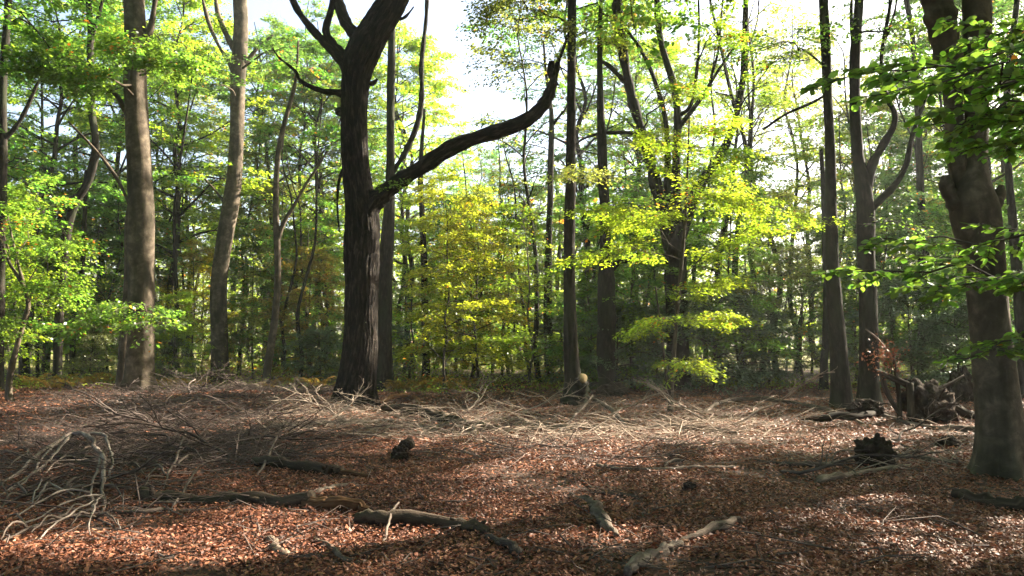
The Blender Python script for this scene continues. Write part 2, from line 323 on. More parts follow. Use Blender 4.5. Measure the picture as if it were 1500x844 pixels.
# ------------------------------------------------------------------ tree maker
def gen_tree(seed, H, r0, h0, R, nl, el, nsub, nspr, nleaf, size, shape, mat, wander=0.25, keep=None, droop=0.25, base=True, top=0.93, spl=(0.55, 1.0)):
    """-> (trunk buffer, crown buffer) in the tree's own space, base at the origin"""
    rng = np.random.default_rng(seed)
    tb, cb = Buf(), Buf()
    nz = 14; zs = np.linspace(0, H, nz)
    wx = np.cumsum(rng.normal(0, wander * H / 90, nz)); wy = np.cumsum(rng.normal(0, wander * H / 90, nz)); wx -= wx[0]; wy -= wy[0]
    path = np.stack([wx, wy, zs], 1); path[0, 2] = -0.25
    rad = r0 * (1 - 0.9 * (zs / H) ** 0.9)
    if base:
        path = np.vstack([path[:1], path[0] * 0.9 + path[1] * 0.1 + [0, 0, 0.2], path[1:]]); rad = np.concatenate([[r0 * 1.7], [r0 * 1.18], rad[1:]])
    tp = catmull(np.hstack([path, rad[:, None]]), 3); tube(tb, tp[:, :3], np.maximum(tp[:, 3], 0.004), 10)
    SPp, SPd, SPl = [], [], []
    for i in range(nl):
        t = (i + rng.random() * 0.8) / nl; h = h0 + (H * top - h0) * t
        k = np.interp(h, path[:, 2], np.arange(len(path))); i0 = int(min(k, len(path) - 2)); fr = k - i0
        p = path[i0] * (1 - fr) + path[i0 + 1] * fr
        a = i * 2.39996 + rng.normal(0, 0.4); e = R_(el[0] + (el[1] - el[0]) * (0.35 * rng.random() + 0.65 * t))
        Lm = R * shape(t) * (0.7 + 0.6 * rng.random())
        d = np.array([math.cos(a) * math.cos(e), math.sin(a) * math.cos(e), math.sin(e)])
        pts = [p]; n = 7
        for j in range(n):
            d = norm(d + rng.normal(0, 0.13, 3) + np.array([0, 0, -droop / n * 1.2])); pts.append(pts[-1] + d * Lm / n)
        pts = np.array(pts); rl = max(0.012, min(0.55 * r0 * (1 - h / H * 0.85), 0.02 * Lm + 0.008)); rr = np.linspace(rl, 0.006, n + 1)
        tube(tb, pts, rr, 5)
        for s_ in range(nsub):
            u = 0.22 + 0.78 * (s_ + rng.random() * 0.6) / nsub; kk = min(u, 0.999) * n; j0 = int(kk); fr = kk - j0
            q = pts[j0] * (1 - fr) + pts[j0 + 1] * fr; dd = norm(pts[j0 + 1] - pts[j0])
            ang = (1 if s_ % 2 else -1) * R_(28 + 38 * rng.random()) if u < 0.95 else rng.normal(0, 0.2)
            ca, sa = math.cos(ang), math.sin(ang)
            sd = norm(np.array([dd[0] * ca - dd[1] * sa, dd[0] * sa + dd[1] * ca, dd[2] * 0.45 + rng.normal(0, 0.12)]))
            ls = Lm * (0.22 + 0.34 * (1 - u)) * (0.7 + 0.6 * rng.random()) + 0.15
            sp = [q]
            for j in range(3):
                sd = norm(sd + rng.normal(0, 0.12, 3) + [0, 0, -0.06]); sp.append(sp[-1] + sd * ls / 3)
            sp = np.array(sp)
            if keep is not None and not keep(sp[1:3]).all(): continue
            tube(tb, sp, np.linspace(max(0.006, rl * 0.35), 0.004, 4), 3)
            for x in range(nspr):
                v = 0.25 + 0.75 * (x + rng.random()) / nspr; kk = min(v, 0.999) * 3; j0 = int(kk); fr = kk - j0
                P0 = sp[j0] * (1 - fr) + sp[j0 + 1] * fr; an = rng.normal(0, 0.75); ca, sa = math.cos(an), math.sin(an)
                D0 = norm(np.array([sd[0] * ca - sd[1] * sa, sd[0] * sa + sd[1] * ca, sd[2] * 0.3 + rng.normal(0, 0.08)]))
                SPp.append(P0); SPd.append(D0); SPl.append(spl[0] + (spl[1] - spl[0]) * rng.random())
    SPp, SPd, SPl = np.array(SPp), np.array(SPd), np.array(SPl)
    if keep is not None:
        ok = keep(SPp + SPd * SPl[:, None] * 0.5); SPp, SPd, SPl = SPp[ok], SPd[ok], SPl[ok]
    for P0, D0, l0 in zip(SPp, SPd, SPl):
        tube(cb, np.array([P0, P0 + D0 * l0 * 0.5 - [0, 0, 0.02], P0 + D0 * l0 * 0.95 - [0, 0, 0.14 * l0]]), [0.006, 0.004, 0.002], 3, 1, close=False)
    spray_leaves(cb, rng, SPp, SPd, SPl, nleaf, size, 0, keep=keep)
    return tb, cb
sh_tall = lambda t: max(0.25, math.sin(math.pi * (0.2 + 0.75 * t)) ** 0.7)
sh_young = lambda t: (1.0 - t) ** 0.75 * (0.75 + 0.25 * min(1, t * 5)) + 0.12
sh_bush = lambda t: max(0.3, math.sin(math.pi * (0.25 + 0.7 * t)))

PROTO = {}; CARVED = []
def proto(kind, tb, cb, bark_m, leaf_m):
    PROTO.setdefault(kind, []).append((tb.mesh('trunk', [bark_m]), cb.mesh('crown', [leaf_m, M_TWIG]), tuple(np.concatenate(q) for q in (cb.V, cb.Fc, cb.M, cb.A)), [leaf_m, M_TWIG]))
for k in range(4):
    proto('tall', *gen_tree(100 + k, 17 + k, 0.19, 4.2 + 0.6 * k, 4.2, 24, (15, 62), 8, 4, 36, 0.135, sh_tall, M_DARK, 0.85), M_DARK, M_LEAF)
for k in range(4):
    proto('young', *gen_tree(200 + k, 6.6 + 0.6 * k, 0.055, 0.7, 2.3, 24, (8, 50), 6, 3, 34, 0.105, sh_young, M_TWIG, 0.6, spl=(0.45, 0.85)), M_TWIG, M_LEAF)
for k in range(2):
    proto('thin', *gen_tree(300 + k, 14, 0.10, 5.0, 2.0, 14, (35, 68), 5, 3, 20, 0.12, sh_tall, M_DARK, 1.0), M_DARK, M_LEAF)
for k in range(2):
    proto('bush', *gen_tree(400 + k, 2.9, 0.05, 0.15, 1.5, 26, (5, 65), 6, 3, 30, 0.085, sh_bush, M_TWIG, 0.6, spl=(0.3, 0.55)), M_TWIG, M_BUSH)
for k in range(2):
    proto('over', *gen_tree(450 + k, 19, 0.24, 6.5, 6.5, 26, (5, 60), 9, 4, 30, 0.16, sh_tall, M_DARK, 0.3), M_DARK, M_LEAF)
def plant_tree(kind, var, x, Y, col, sc, label, name, cat, group, rz=None):
    X = (x - CX) / F * Y
    o = root(name, (X, Y, float(gz(X, Y)) * (1 if Y < 50 else 0)), label, cat, group, random.uniform(0, 6.28) if rz is None else rz, sc)
    tm, cm, (V, Fq, M, A), mats = PROTO[kind][var % len(PROTO[kind])]
    if 0 < Y < 42:      # leaves in the light's way are cut out to place the sun patches
        a = o.rotation_euler.z; ca, sa = math.cos(a), math.sin(a); c = V[Fq[:, 0]] * sc
        hit = in_sun_way(np.stack([c[:, 0] * ca - c[:, 1] * sa + o.location.x, c[:, 0] * sa + c[:, 1] * ca + o.location.y, c[:, 2] + o.location.z], 1))
        if hit.mean() > 0.07:
            b = Buf(); k = np.nonzero(~hit)[0]; used, inv = np.unique(Fq[k], return_inverse=True); b.add(V[used], inv.reshape(-1, 4), 0, A[used]); b.M = [M[k]]; cm = b.mesh('crown', mats)
            CARVED.append((label, round(float(hit.mean()), 2)))
    put('trunk', tm, o); c = put('crown', cm, o); c.color = col
    return o

# ------------------------------------------------------------------ the trees one can tell apart
def flare(seed, z0, amt=0.5, hgt=0.5, lobes=5, rough=0.03):
    rng = np.random.default_rng(seed); ph = rng.random(8) * 6.28
    def f(th, s, P):
        z = (P[:, 2] - z0)[:, None]; t = th[None, :]
        fl = amt * np.exp(-np.maximum(z, -0.1) / hgt) * (0.75 + 0.5 * np.sin(lobes * t + ph[0]) + 0.3 * np.sin((lobes - 2) * t + ph[1]))
        lump = rough * (np.sin(2 * t + z * 1.3 + ph[2]) + np.sin(3 * t - z * 2.1 + ph[3]) + 0.6 * np.sin(5 * t + z * 3.7 + ph[4]))
        return 1 + fl + lump
    return f
def ridged(seed, z0, amt, hgt, lobes, rough, depth, k=26):
    base = flare(seed, z0, amt, hgt, lobes, rough); rng = np.random.default_rng(seed + 9); ph = rng.random(6) * 6.28
    def f(th, s, P):
        z = (P[:, 2] - z0)[:, None]; t = th[None, :] + 0.10 * np.sin(1.9 * z + ph[0]) + 0.05 * np.sin(5.3 * z + ph[1])
        r = np.abs(np.sin(k / 2 * t + 0.8 * np.sin(2.3 * z + ph[2] + 3 * t))) + 0.5 * np.abs(np.sin(k * 0.81 * t + ph[3] + 1.3 * np.sin(3.9 * z)))
        br = 0.45 * np.sin(11 * z + 9 * t + ph[4]) * np.sin(17 * z - 13 * t + ph[5]) + 0.25 * np.sin(6 * z + 4 * t)
        return base(th, s, P) + depth * (r + br - 0.8)
    return f
def traced(pts, Y, n=6, dz=0.0):
    """photo points (x, y, width[, metres nearer/farther]) -> world path and radii"""
    W = []
    for q in pts:
        yy = Y + (q[3] if len(q) > 3 else 0.0)
        p = at(q[0], q[1], yy); W.append([*p, 0.5 * q[2] * yy / F * math.cos(math.atan((q[0] - CX) / F))])
    W = catmull(np.array(W), n); return W[:, :3], np.maximum(W[:, 3], 0.003)
class Local:
    """a Buf that stores points relative to a thing's base"""
    def __init__(s, base): s.b = Buf(); s.o = np.asarray(base, float)
    def add(s, v, f, m=0, a=None): s.b.add(np.asarray(v) - s.o, f, m, a)
    def obj(s, *a, **k): return s.b.obj(*a, **k)
    @property
    def n(s): return s.b.n
def bough(lb, cb, p0, p1, rng, nside=10, reach=0.9, nspr=4, nleaf=34, size=0.10, r0=0.03, sag=0.1, spl=(0.4, 0.75), vert=0.15, start=0.15, m=0, gaps=0.85, tilt=0.35, flat=0.05):
    """a limb from p0 to p1 with flat side branches carrying leaf sprays"""
    p0, p1 = np.asarray(p0, float), np.asarray(p1, float); Lm = np.linalg.norm(p1 - p0); n = 8
    t = np.linspace(0, 1, n + 1)[:, None]; pts = p0 * (1 - t) + p1 * t; pts[:, 2] += (sag * Lm * np.sin(math.pi * t) ** 1)[:, 0]
    pts[1:-1] += rng.normal(0, 0.02 * Lm, (n - 1, 3))
    pts = catmull(pts, 2); n = len(pts) - 1
    tube(lb, pts, np.linspace(r0, 0.005, n + 1), 6, m)
    P_, D_, L_ = [], [], []
    for i in range(nside + 1):
        u = start + (1 - start) * i / nside; kk = min(u, 0.9999) * n; j = int(kk); q = pts[j] + (pts[j + 1] - pts[j]) * (kk - j); d = norm(pts[j + 1] - pts[j])
        an = (1 if i % 2 else -1) * R_(35 + 35 * rng.random()) if i < nside else 0.0
        ca, sa = math.cos(an), math.sin(an); sd = norm([d[0] * ca - d[1] * sa, d[0] * sa + d[1] * ca, d[2] * 0.5 + rng.normal(0, vert)])
        ls = reach * (1.0 - 0.6 * u) * (0.7 + 0.6 * rng.random()); sp = [q]
        for k in range(3):
            sd = norm(sd + rng.normal(0, 0.1, 3) + [0, 0, -0.05]); sp.append(sp[-1] + sd * ls / 3)
        sp = np.array(sp); tube(lb, sp, np.linspace(max(0.005, r0 * 0.3), 0.003, 4), 4, m)
        for x in range(nspr):
            v = 0.15 + 0.85 * (x + rng.random()) / nspr; kk = min(v, 0.999) * 3; j0 = int(kk); P0 = sp[j0] + (sp[j0 + 1] - sp[j0]) * (kk - j0)
            a2 = rng.normal(0, 0.7); ca, sa = math.cos(a2), math.sin(a2)
            P_.append(P0); D_.append(norm([sd[0] * ca - sd[1] * sa, sd[0] * sa + sd[1] * ca, sd[2] * 0.3 + rng.normal(0, 0.06)])); L_.append(spl[0] + (spl[1] - spl[0]) * rng.random())
    if cb is None: return np.array(P_), np.array(D_), np.array(L_)
    for P0, D0, l0 in zip(P_, D_, L_):
        tube(cb, np.array([P0, P0 + D0 * l0 * 0.5, P0 + D0 * l0 * 0.95 - [0, 0, 0.14 * l0]]), [0.005, 0.003, 0.002], 3, 1, close=False)
    spray_leaves(cb, rng, P_, D_, L_, nleaf, size, 0, tilt, None if not gaps else (lambda q: ~(in_sun_way(q) & (rng.random(len(q)) < gaps))), flat)

def hero(name, label, cat, base_px, trunk, limbs, mat, Y=None, group=None, seg=16, disp=None, upper=None, boughs=(), col=MID, seed=1, n=8, ridge=None, fl=(0.5, 0.5, 5, 0.03)):
    """trunk and limbs traced from the photo at the tree's own distance; crown grown above and on the boughs"""
    Y = gd(base_px[1]) if Y is None else Y
    base = at(base_px[0], base_px[1], Y); base[2] = float(gz(base[0], base[1]))
    o = root(name, base, label, cat, group); rng = np.random.default_rng(seed)
    P, r = traced(trunk, Y, n)
    # run the foot down into the soil
    P = np.vstack([P[:1] - [0, 0, max(0.2, P[0, 2] - base[2] + 0.25)], P]); r = np.concatenate([r[:1], r])
    tb, cb = Local(base), Local(base)
    dsp = ridged(seed, base[2], *fl, *ridge) if ridge else flare(seed, base[2], *fl)
    tube(tb, P, r, seg, 0, dsp)
    for L_ in limbs:
        lb = Local(base); Q, rq = traced(L_, Y, 6)
        kn = np.random.default_rng(seed + len(L_)); rq = rq * (1 + np.convolve(kn.normal(0, 0.16, len(rq)), [.25, .5, .25], 'same')); tube(lb, Q, rq, max(7, seg // 3), 0, flare(seed + 3, -99, 0, 1, 5, 0.06)); lb.obj('limb', [mat], o)
    if upper:
        Hh, Rr, nl, off = upper[:4]; top = P[-1] if off is None else np.asarray(off)
        u1, u2 = gen_tree(seed + 50, Hh, r[-1], 0.3, Rr, nl, (10, 60), 8, 4, 24, 0.155, sh_tall, mat, 0.5, keep=lambda p: ~in_sun_way(p + top), base=False)
        for s_, d_ in ((u1, tb), (u2, cb)):
            for v, f, m, a, k in zip(s_.V, s_.Fc, s_.M, s_.A, np.cumsum([0] + [len(v) for v in s_.V])): d_.add(v + top, f - k, int(m[0]), a)
    for b in boughs:
        lb = Local(base); b = dict(b); p0 = at(*b.pop('a')); p1 = at(*b.pop('b')); bough(lb, cb, p0, p1, rng, **b); lb.obj('limb', [mat], o)
    tb.obj('trunk', [mat], o)
    if cb.n: c = cb.obj('crown', [M_LEAF, M_TWIG], o); c.color = col
    return o

# the dark veteran oak with the long bare arm
Yo = gd(597)
oak = hero('oak_tree', 'massive dark oak with deeply ridged bark and a long bare limb rising to the right', 'tree', (519, 597),
     [(519, 600, 54), (521, 575, 52), (525, 540, 50), (528, 480, 48), (530, 420, 50), (531, 360, 53), (529, 310, 47), (523, 260, 40), (519, 200, 39), (519, 140, 41), (523, 100, 47), (535, 70, 50), (552, 40, 44), (572, 8, 42), (588, -30, 38), (600, -80, 34)],
     [[(524, 345, 24), (535, 318, 33), (549, 296, 37), (566, 281, 29), (590, 263, 25), (622, 243, 23), (660, 217, 22), (700, 201, 19), (742, 188, 19), (775, 173, 19), (797, 152, 18), (808, 130, 15), (813, 110, 11), (818, 90, 7), (827, 66, 5), (835, 42, 3)],
      [(812, 125, 14), (808, 105, 12), (808, 90, 8)],
      [(512, 98, 26), (500, 86, 20), (484, 70, 15), (465, 52, 13), (448, 32, 12), (434, 12, 12), (420, -20, 11), (405, -60, 9)],
      [(505, 84, 20), (490, 70, 14), (479, 52, 11), (478, 38, 12), (484, 18, 10), (487, -5, 8), (484, -40, 6)],
      [(532, 70, 26), (520, 52, 22), (508, 36, 19), (500, 18, 17), (494, -5, 16), (486, -50, 14)],
      [(505, 138, 12), (492, 135, 10), (476, 134, 9), (458, 128, 7), (440, 118, 6), (434, 106, 5), (422, 95, 4), (408, 84, 3), (399, 70, 2)],
      [(508, 166, 16), (498, 164, 13), (492, 165, 9)], [(536, 124, 9), (546, 122, 7), (553, 116, 3)],
      [(572, 32, 10), (582, 29, 6), (592, 26, 5), (600, 18, 3), (606, 10, 2)],
      [(512, 236, 8), (498, 260, 5), (494, 300, 3), (497, 340, 2)]],
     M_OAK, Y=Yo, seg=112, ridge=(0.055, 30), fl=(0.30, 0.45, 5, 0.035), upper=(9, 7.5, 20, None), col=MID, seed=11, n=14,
     boughs=[dict(a=(560, 285, Yo), b=(585, 268, Yo - 0.6), nside=3, reach=0.25, nspr=2, nleaf=14, size=0.09, r0=0.01, spl=(0.2, 0.3))])
# burr on the oak's flank
lb = Local(oak.location)
Yb = gd(582)
beech = hero('beech_tree', 'tall smooth beech with a broad straight trunk sunlit down its right side', 'tree', (204, 582),
     [(203, 585, 48), (204, 560, 46), (206, 520, 43), (207, 460, 41), (207, 400, 40), (207, 330, 40), (205, 260, 39), (202, 200, 37), (199, 150, 35), (198, 115, 35), (198, 80, 35), (198, 40, 34), (196, 0, 33), (194, -60, 34), (190, -140, 30)],
     [[(206, 70, 16), (214, 60, 13), (221, 40, 11), (226, 10, 9), (232, -40, 7)], [(192, 168, 12), (182, 160, 9), (172, 142, 7), (155, 126, 6), (140, 118, 4)], [(190, 300, 7), (170, 260, 5), (140, 220, 4), (100, 178, 3)]],
     M_BEECH, seed=21, seg=28, upper=(6, 4.5, 14, None), col=MID, fl=(0.5, 0.35, 6, 0.02),
     boughs=[dict(a=(192, 125, Yb - 0.3), b=(50, 100, Yb - 2.6), nside=14, reach=1.5, nspr=6, nleaf=46, size=0.12, r0=0.05, sag=0.06, vert=0.35, tilt=0.6, flat=0.09),
             dict(a=(195, 140, Yb - 0.3), b=(90, 70, Yb - 1.2), nside=12, reach=1.3, nspr=5, nleaf=44, size=0.12, r0=0.04, sag=0.02, vert=0.35, tilt=0.6, flat=0.09),
             dict(a=(205, 110, Yb - 0.5), b=(280, 92, Yb - 2.0), nside=9, reach=0.8, nspr=5, nleaf=40, size=0.12, r0=0.03, sag=0.05, vert=0.3, tilt=0.6, flat=0.09),
             dict(a=(205, 105, Yb - 0.4), b=(192, 72, Yb - 2.8), nside=9, reach=0.9, nspr=5, nleaf=40, size=0.12, r0=0.03, vert=0.3, tilt=0.6, flat=0.09),
             dict(a=(202, 450, Yb - 0.4), b=(222, 480, Yb - 2.2), nside=10, reach=1.1, nspr=5, nleaf=36, size=0.11, r0=0.025, vert=0.35, tilt=0.5),
             dict(a=(195, 455, Yb - 0.3), b=(110, 480, Yb - 1.6), nside=10, reach=1.0, nspr=5, nleaf=34, size=0.11, r0=0.025, vert=0.3, tilt=0.5)])
hero('beech_tree', 'slightly leaning beech trunk tucked close against the left flank of the broad beech', 'tree', (178, 576),
     [(176, 578, 20), (180, 540, 18), (184, 480, 16), (188, 430, 15), (189, 380, 15), (190, 330, 16), (196, 280, 14), (200, 200, 12), (203, 80, 10), (206, -40, 8)], [], M_BEECH, seed=22, upper=(4, 2.5, 9, None), col=MID, fl=(0.3, 0.3, 5, 0.03))
hero('beech_tree', 'grey beech with a curving trunk, midway between broad beech and oak', 'tree', (322, 557),
     [(322, 560, 28), (322, 530, 26), (321, 480, 25), (320, 435, 25), (323, 390, 25), (330, 345, 25), (338, 300, 25), (344, 250, 23), (347, 200, 22), (348, 140, 22), (350, 90, 24), (353, 40, 23), (352, 0, 22), (350, -60, 20)],
     [[(344, 112, 10), (336, 92, 8), (322, 70, 7), (308, 40, 6), (298, 5, 5), (292, -30, 4)], [(342, 72, 11), (334, 56, 9), (326, 38, 8), (318, 15, 7), (314, -25, 6)], [(356, 98, 9), (368, 82, 7), (382, 66, 6), (400, 52, 4)], [(340, 330, 8), (330, 300, 6), (316, 280, 4), (300, 262, 3)]],
     M_BEECH, seed=23, seg=20, upper=(7, 5, 14, None), col=DARK, fl=(0.3, 0.45, 5, 0.02),
     boughs=[dict(a=(355, 100, 32.0), b=(440, 70, 30), nside=10, reach=1.6, nspr=4, nleaf=30, size=0.13, r0=0.05), dict(a=(344, 140, 32.0), b=(290, 130, 29.5), nside=8, reach=1.4, nspr=4, nleaf=26, size=0.13, r0=0.04)])
hero('slender_tree', 'slender pale tree with a sinuous trunk forking high, left of the oak', 'tree', (390, 567),
     [(389, 570, 13), (390, 552, 12), (394, 525, 12), (401, 480, 11), (405, 440, 11), (407, 400, 10), (406, 360, 10), (404, 310, 9), (405, 260, 9), (409, 215, 8), (418, 175, 7), (428, 140, 6), (434, 110, 4), (437, 60, 3)],
     [[(407, 350, 8), (416, 325, 6), (430, 302, 5), (448, 270, 5), (468, 240, 4), (488, 205, 3), (500, 170, 2)]],
     M_BEECH, seed=24, seg=12, col=GREEN, fl=(0.25, 0.3, 4, 0.04),
     boughs=[dict(a=(428, 140, 27.5), b=(450, 90, 26.5), nside=6, reach=1.2, nspr=3, nleaf=26, size=0.13, r0=0.02), dict(a=(468, 240, 27.5), b=(480, 190, 26.8), nside=6, reach=1.0, nspr=3, nleaf=26, size=0.13, r0=0.02)])
hero('dark_tree', 'dark narrow trunk with a wandering stem left of the broad beech', 'tree', (84, 566),
     [(83, 568, 15), (84, 540, 14), (86, 480, 14), (88, 430, 14), (94, 370, 16), (101, 325, 14), (112, 295, 12), (128, 268, 13), (139, 230, 14), (140, 205, 12), (135, 170, 12), (134, 130, 12), (132, 80, 11), (133, 45, 10), (130, 0, 10), (128, -50, 9)],
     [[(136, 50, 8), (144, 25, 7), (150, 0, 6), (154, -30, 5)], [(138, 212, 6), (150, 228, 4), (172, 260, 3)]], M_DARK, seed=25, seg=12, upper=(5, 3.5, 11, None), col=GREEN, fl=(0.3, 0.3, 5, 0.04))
hero('dark_tree', 'thin dark stem rising just right of the wandering trunk at left', 'tree', (104, 562),
     [(104, 564, 10), (106, 520, 9), (107, 470, 9), (117, 420, 9), (122, 370, 8), (124, 320, 7), (126, 250, 5)], [], M_DARK, seed=26, seg=10, fl=(0.3, 0.3, 5, 0.04))
hero('dark_tree', 'dark trunk cut by the left edge with a branch slanting up to the right', 'tree', (-4, 574),
     [(-4, 576, 18), (-2, 500, 17), (0, 400, 16), (2, 300, 16), (4, 220, 15), (4, 150, 13), (6, 90, 13), (10, 40, 12), (12, 0, 12), (14, -60, 10)],
     [[(6, 204, 9), (22, 188, 8), (36, 165, 7), (48, 138, 6), (58, 116, 4)], [(8, 40, 6), (30, 28, 4), (55, 45, 3)]], M_DARK, seed=27, seg=12, upper=(5, 3.5, 11, None), col=MID, fl=(0.3, 0.3, 5, 0.04))
hero('young_beech_tree', 'small crooked young beech with a sunlit stem near the left edge', 'tree', (17, 594),
     [(18, 597, 13), (13, 575, 11), (16, 545, 11), (24, 510, 9), (34, 475, 8), (41, 450, 8), (38, 425, 7), (26, 405, 6), (14, 385, 5), (4, 360, 4), (-4, 330, 3)],
     [[(40, 440, 6), (34, 415, 5), (26, 385, 5), (18, 350, 4), (10, 310, 3)], [(41, 445, 5), (46, 430, 3), (52, 415, 2)], [(18, 585, 6), (26, 596, 5), (30, 604, 3)]],
     M_BEECH, seed=28, seg=10, col=MID, fl=(0.35, 0.15, 4, 0.04),
     boughs=[dict(a=(38, 425, 19.8), b=(95, 350, 19.0), nside=10, reach=1.0, nspr=4, nleaf=34, r0=0.018), dict(a=(14, 370, 19.8), b=(-20, 300, 18.6), nside=9, reach=1.1, nspr=4, nleaf=34, r0=0.018),
             dict(a=(22, 390, 19.8), b=(60, 270, 20.5), nside=10, reach=1.1, nspr=4, nleaf=34, r0=0.018), dict(a=(40, 445, 19.8), b=(85, 420, 18.8), nside=8, reach=0.8, nspr=4, nleaf=34, r0=0.015),
             dict(a=(30, 490, 19.8), b=(-20, 470, 18.8), nside=8, reach=0.8, nspr=4, nleaf=32, r0=0.015)])
hero('dark_tree', 'dark straight trunk rising directly behind the oak, a sinuous second stem leaving it', 'tree', (560, 570),
     [(560, 572, 30), (562, 545, 26), (562, 500, 24), (563, 450, 23), (565, 390, 22), (568, 340, 19), (571, 290, 15), (572, 240, 13), (572, 180, 12), (573, 110, 12), (574, 50, 11), (575, 0, 11), (576, -60, 10)],
     [[(571, 262, 10), (580, 245, 8), (592, 226, 8), (602, 205, 8), (610, 185, 8), (616, 160, 8), (618, 130, 8), (617, 100, 8), (620, 65, 7), (624, 30, 7), (626, -10, 6), (630, -50, 5)]],
     M_DARK, seed=29, seg=18, upper=(7, 4.0, 11, None), col=YGREEN, fl=(0.35, 0.4, 5, 0.025))
hero('dark_tree', 'thin straight trunk standing alone in front of the golden beech', 'tree', (624, 559),
     [(624, 561, 13), (624, 530, 12), (623, 480, 11), (622, 430, 10), (621, 380, 10), (619, 330, 9), (617, 290, 8), (616, 250, 8), (618, 210, 6), (622, 160, 4)], [], M_DARK, seed=30, seg=10, fl=(0.3, 0.3, 5, 0.03))
Yd = gd(592)
dk = hero('dark_tree', 'straight dark trunk with a pale sawn limb stub at its foot', 'tree', (842, 592),
     [(842, 594, 34), (841, 570, 29), (839, 550, 24), (837, 520, 22), (835, 470, 20), (834, 420, 18), (834, 360, 17), (835, 300, 16), (836, 240, 15), (837, 170, 14), (837, 90, 13), (838, 20, 13), (839, -50, 12)],
     [[(838, 598, 36), (843, 582, 34, -.06), (848, 569, 28, -.16), (852, 559, 20, -.28)]], M_DARK, seed=31, seg=20, upper=(6, 3.8, 11, None), col=OLIVE, fl=(0.25, 0.3, 5, 0.03),
     boughs=[dict(a=(834, 270, Yd), b=(880, 260, Yd - 1.5), nside=8, reach=0.9, nspr=4, nleaf=30, r0=0.02), dict(a=(838, 40, Yd), b=(705, 18, Yd - 2), nside=12, reach=1.6, nspr=5, nleaf=30, size=0.09, r0=0.03, vert=0.4, tilt=0.6, flat=0.1), dict(a=(837, 110, Yd), b=(730, 95, Yd - 1), nside=10, reach=1.2, nspr=4, nleaf=16, size=0.085, r0=0.02, vert=0.4, tilt=0.6, flat=0.1), dict(a=(838, 60, Yd), b=(900, 30, Yd - 2), nside=10, reach=1.3, nspr=4, nleaf=30, size=0.09, r0=0.025, vert=0.4, tilt=0.6)])
b_ = Local(dk.location); q0 = at(854.5, 553.5, Yd - 0.36); dq = norm([0.45, -0.75, 0.45]); tube(b_, np.array([q0 - dq * .06, q0, q0 + dq * .012, q0 + dq * .014]), [0.11, 0.125, 0.118, 0.004], 22, 0, flare(5, -99, 0, 1, 4, 0.07), False); b_.obj('sawn_face', [M_WOOD], dk).color = (.55, .56, .46, 1)
hero('dark_tree', 'dark gnarled trunk half hidden by leaves right of the sawn-stub tree', 'tree', (889, 578),
     [(889, 580, 30), (889, 550, 27), (888, 500, 26), (888, 450, 26), (889, 410, 26), (887, 370, 18), (886, 320, 15), (884, 270, 15), (882, 220, 14), (880, 170, 12), (879, 110, 9), (878, 40, 7)],
     [[(890, 400, 14), (905, 385, 9), (920, 380, 8), (935, 372, 5)]], M_DARK, seed=32, seg=16, upper=(4, 3.0, 8, None), col=MID, fl=(0.25, 0.3, 5, 0.06))
Yf = 25.0
hero('oak_tree', 'large many-limbed tree whose dark limbs fan out above the bright sapling', 'tree', (993, 579),
     [(993, 582, 38), (993, 550, 34), (992, 500, 33), (991, 450, 33), (990, 400, 33), (989, 360, 30), (989, 310, 20), (990, 260, 14), (992, 200, 12), (992, 160, 11), (987, 125, 11), (976, 90, 10), (968, 60, 10), (964, 30, 10), (962, -10, 9), (960, -60, 8)],
     [[(984, 370, 24), (976, 335, 21), (968, 300, 19), (960, 265, 18), (952, 235, 17), (943, 200, 16), (932, 165, 16), (922, 125, 15), (914, 85, 15), (908, 45, 15), (904, 0, 15), (900, -50, 13)],
      [(996, 350, 18), (1012, 300, 17), (1030, 265, 15), (1048, 240, 14), (1062, 215, 14), (1074, 185, 11), (1083, 150, 10), (1089, 110, 10), (1091, 60, 10), (1093, 0, 9), (1094, -50, 8)],
      [(982, 330, 12), (978, 280, 11), (978, 220, 9), (974, 170, 8), (960, 120, 7), (940, 75, 6), (915, 40, 5)],
      [(992, 170, 9), (1008, 160, 6), (1016, 140, 5), (1022, 90, 5), (1024, 40, 4), (1023, -10, 3)], [(992, 190, 8), (1030, 140, 6), (1045, 115, 5), (1068, 80, 5), (1088, 58, 4)],
      [(922, 125, 9), (906, 110, 8), (890, 95, 7), (875, 88, 5)], [(945, 205, 9), (925, 195, 6), (880, 196, 5), (850, 206, 4), (838, 222, 3)], [(1040, 120, 5), (1052, 75, 4), (1056, 30, 3), (1060, -10, 3)]],
     M_DARK, Y=Yf, seed=33, seg=22, upper=(7, 6.0, 18, None), col=YGREEN, fl=(0.3, 0.5, 5, 0.03),
     boughs=[dict(a=(1022, 90, Yf), b=(1060, 40, Yf - 2), nside=9, reach=1.4, nspr=4, nleaf=26, size=0.12, r0=0.03), dict(a=(940, 190, Yf), b=(1000, 130, Yf - 2.5), nside=9, reach=1.4, nspr=4, nleaf=26, size=0.12, r0=0.03),
             dict(a=(915, 80, Yf), b=(860, 60, Yf - 2.2), nside=9, reach=1.4, nspr=4, nleaf=26, size=0.12, r0=0.03), dict(a=(1080, 160, Yf), b=(1130, 120, Yf - 1.5), nside=9, reach=1.2, nspr=4, nleaf=24, size=0.12, r0=0.03),
             dict(a=(975, 330, Yf), b=(900, 300, Yf - 2.2), nside=9, reach=1.2, nspr=4, nleaf=28, size=0.11, r0=0.03)])
Ys = gd(601)
def B(x0, y0, dy0, x1, y1, dy1, **k): return dict(a=(x0, y0, Ys + dy0), b=(x1, y1, Ys + dy1), gaps=0.4, size=0.078, tilt=0.25, **k)
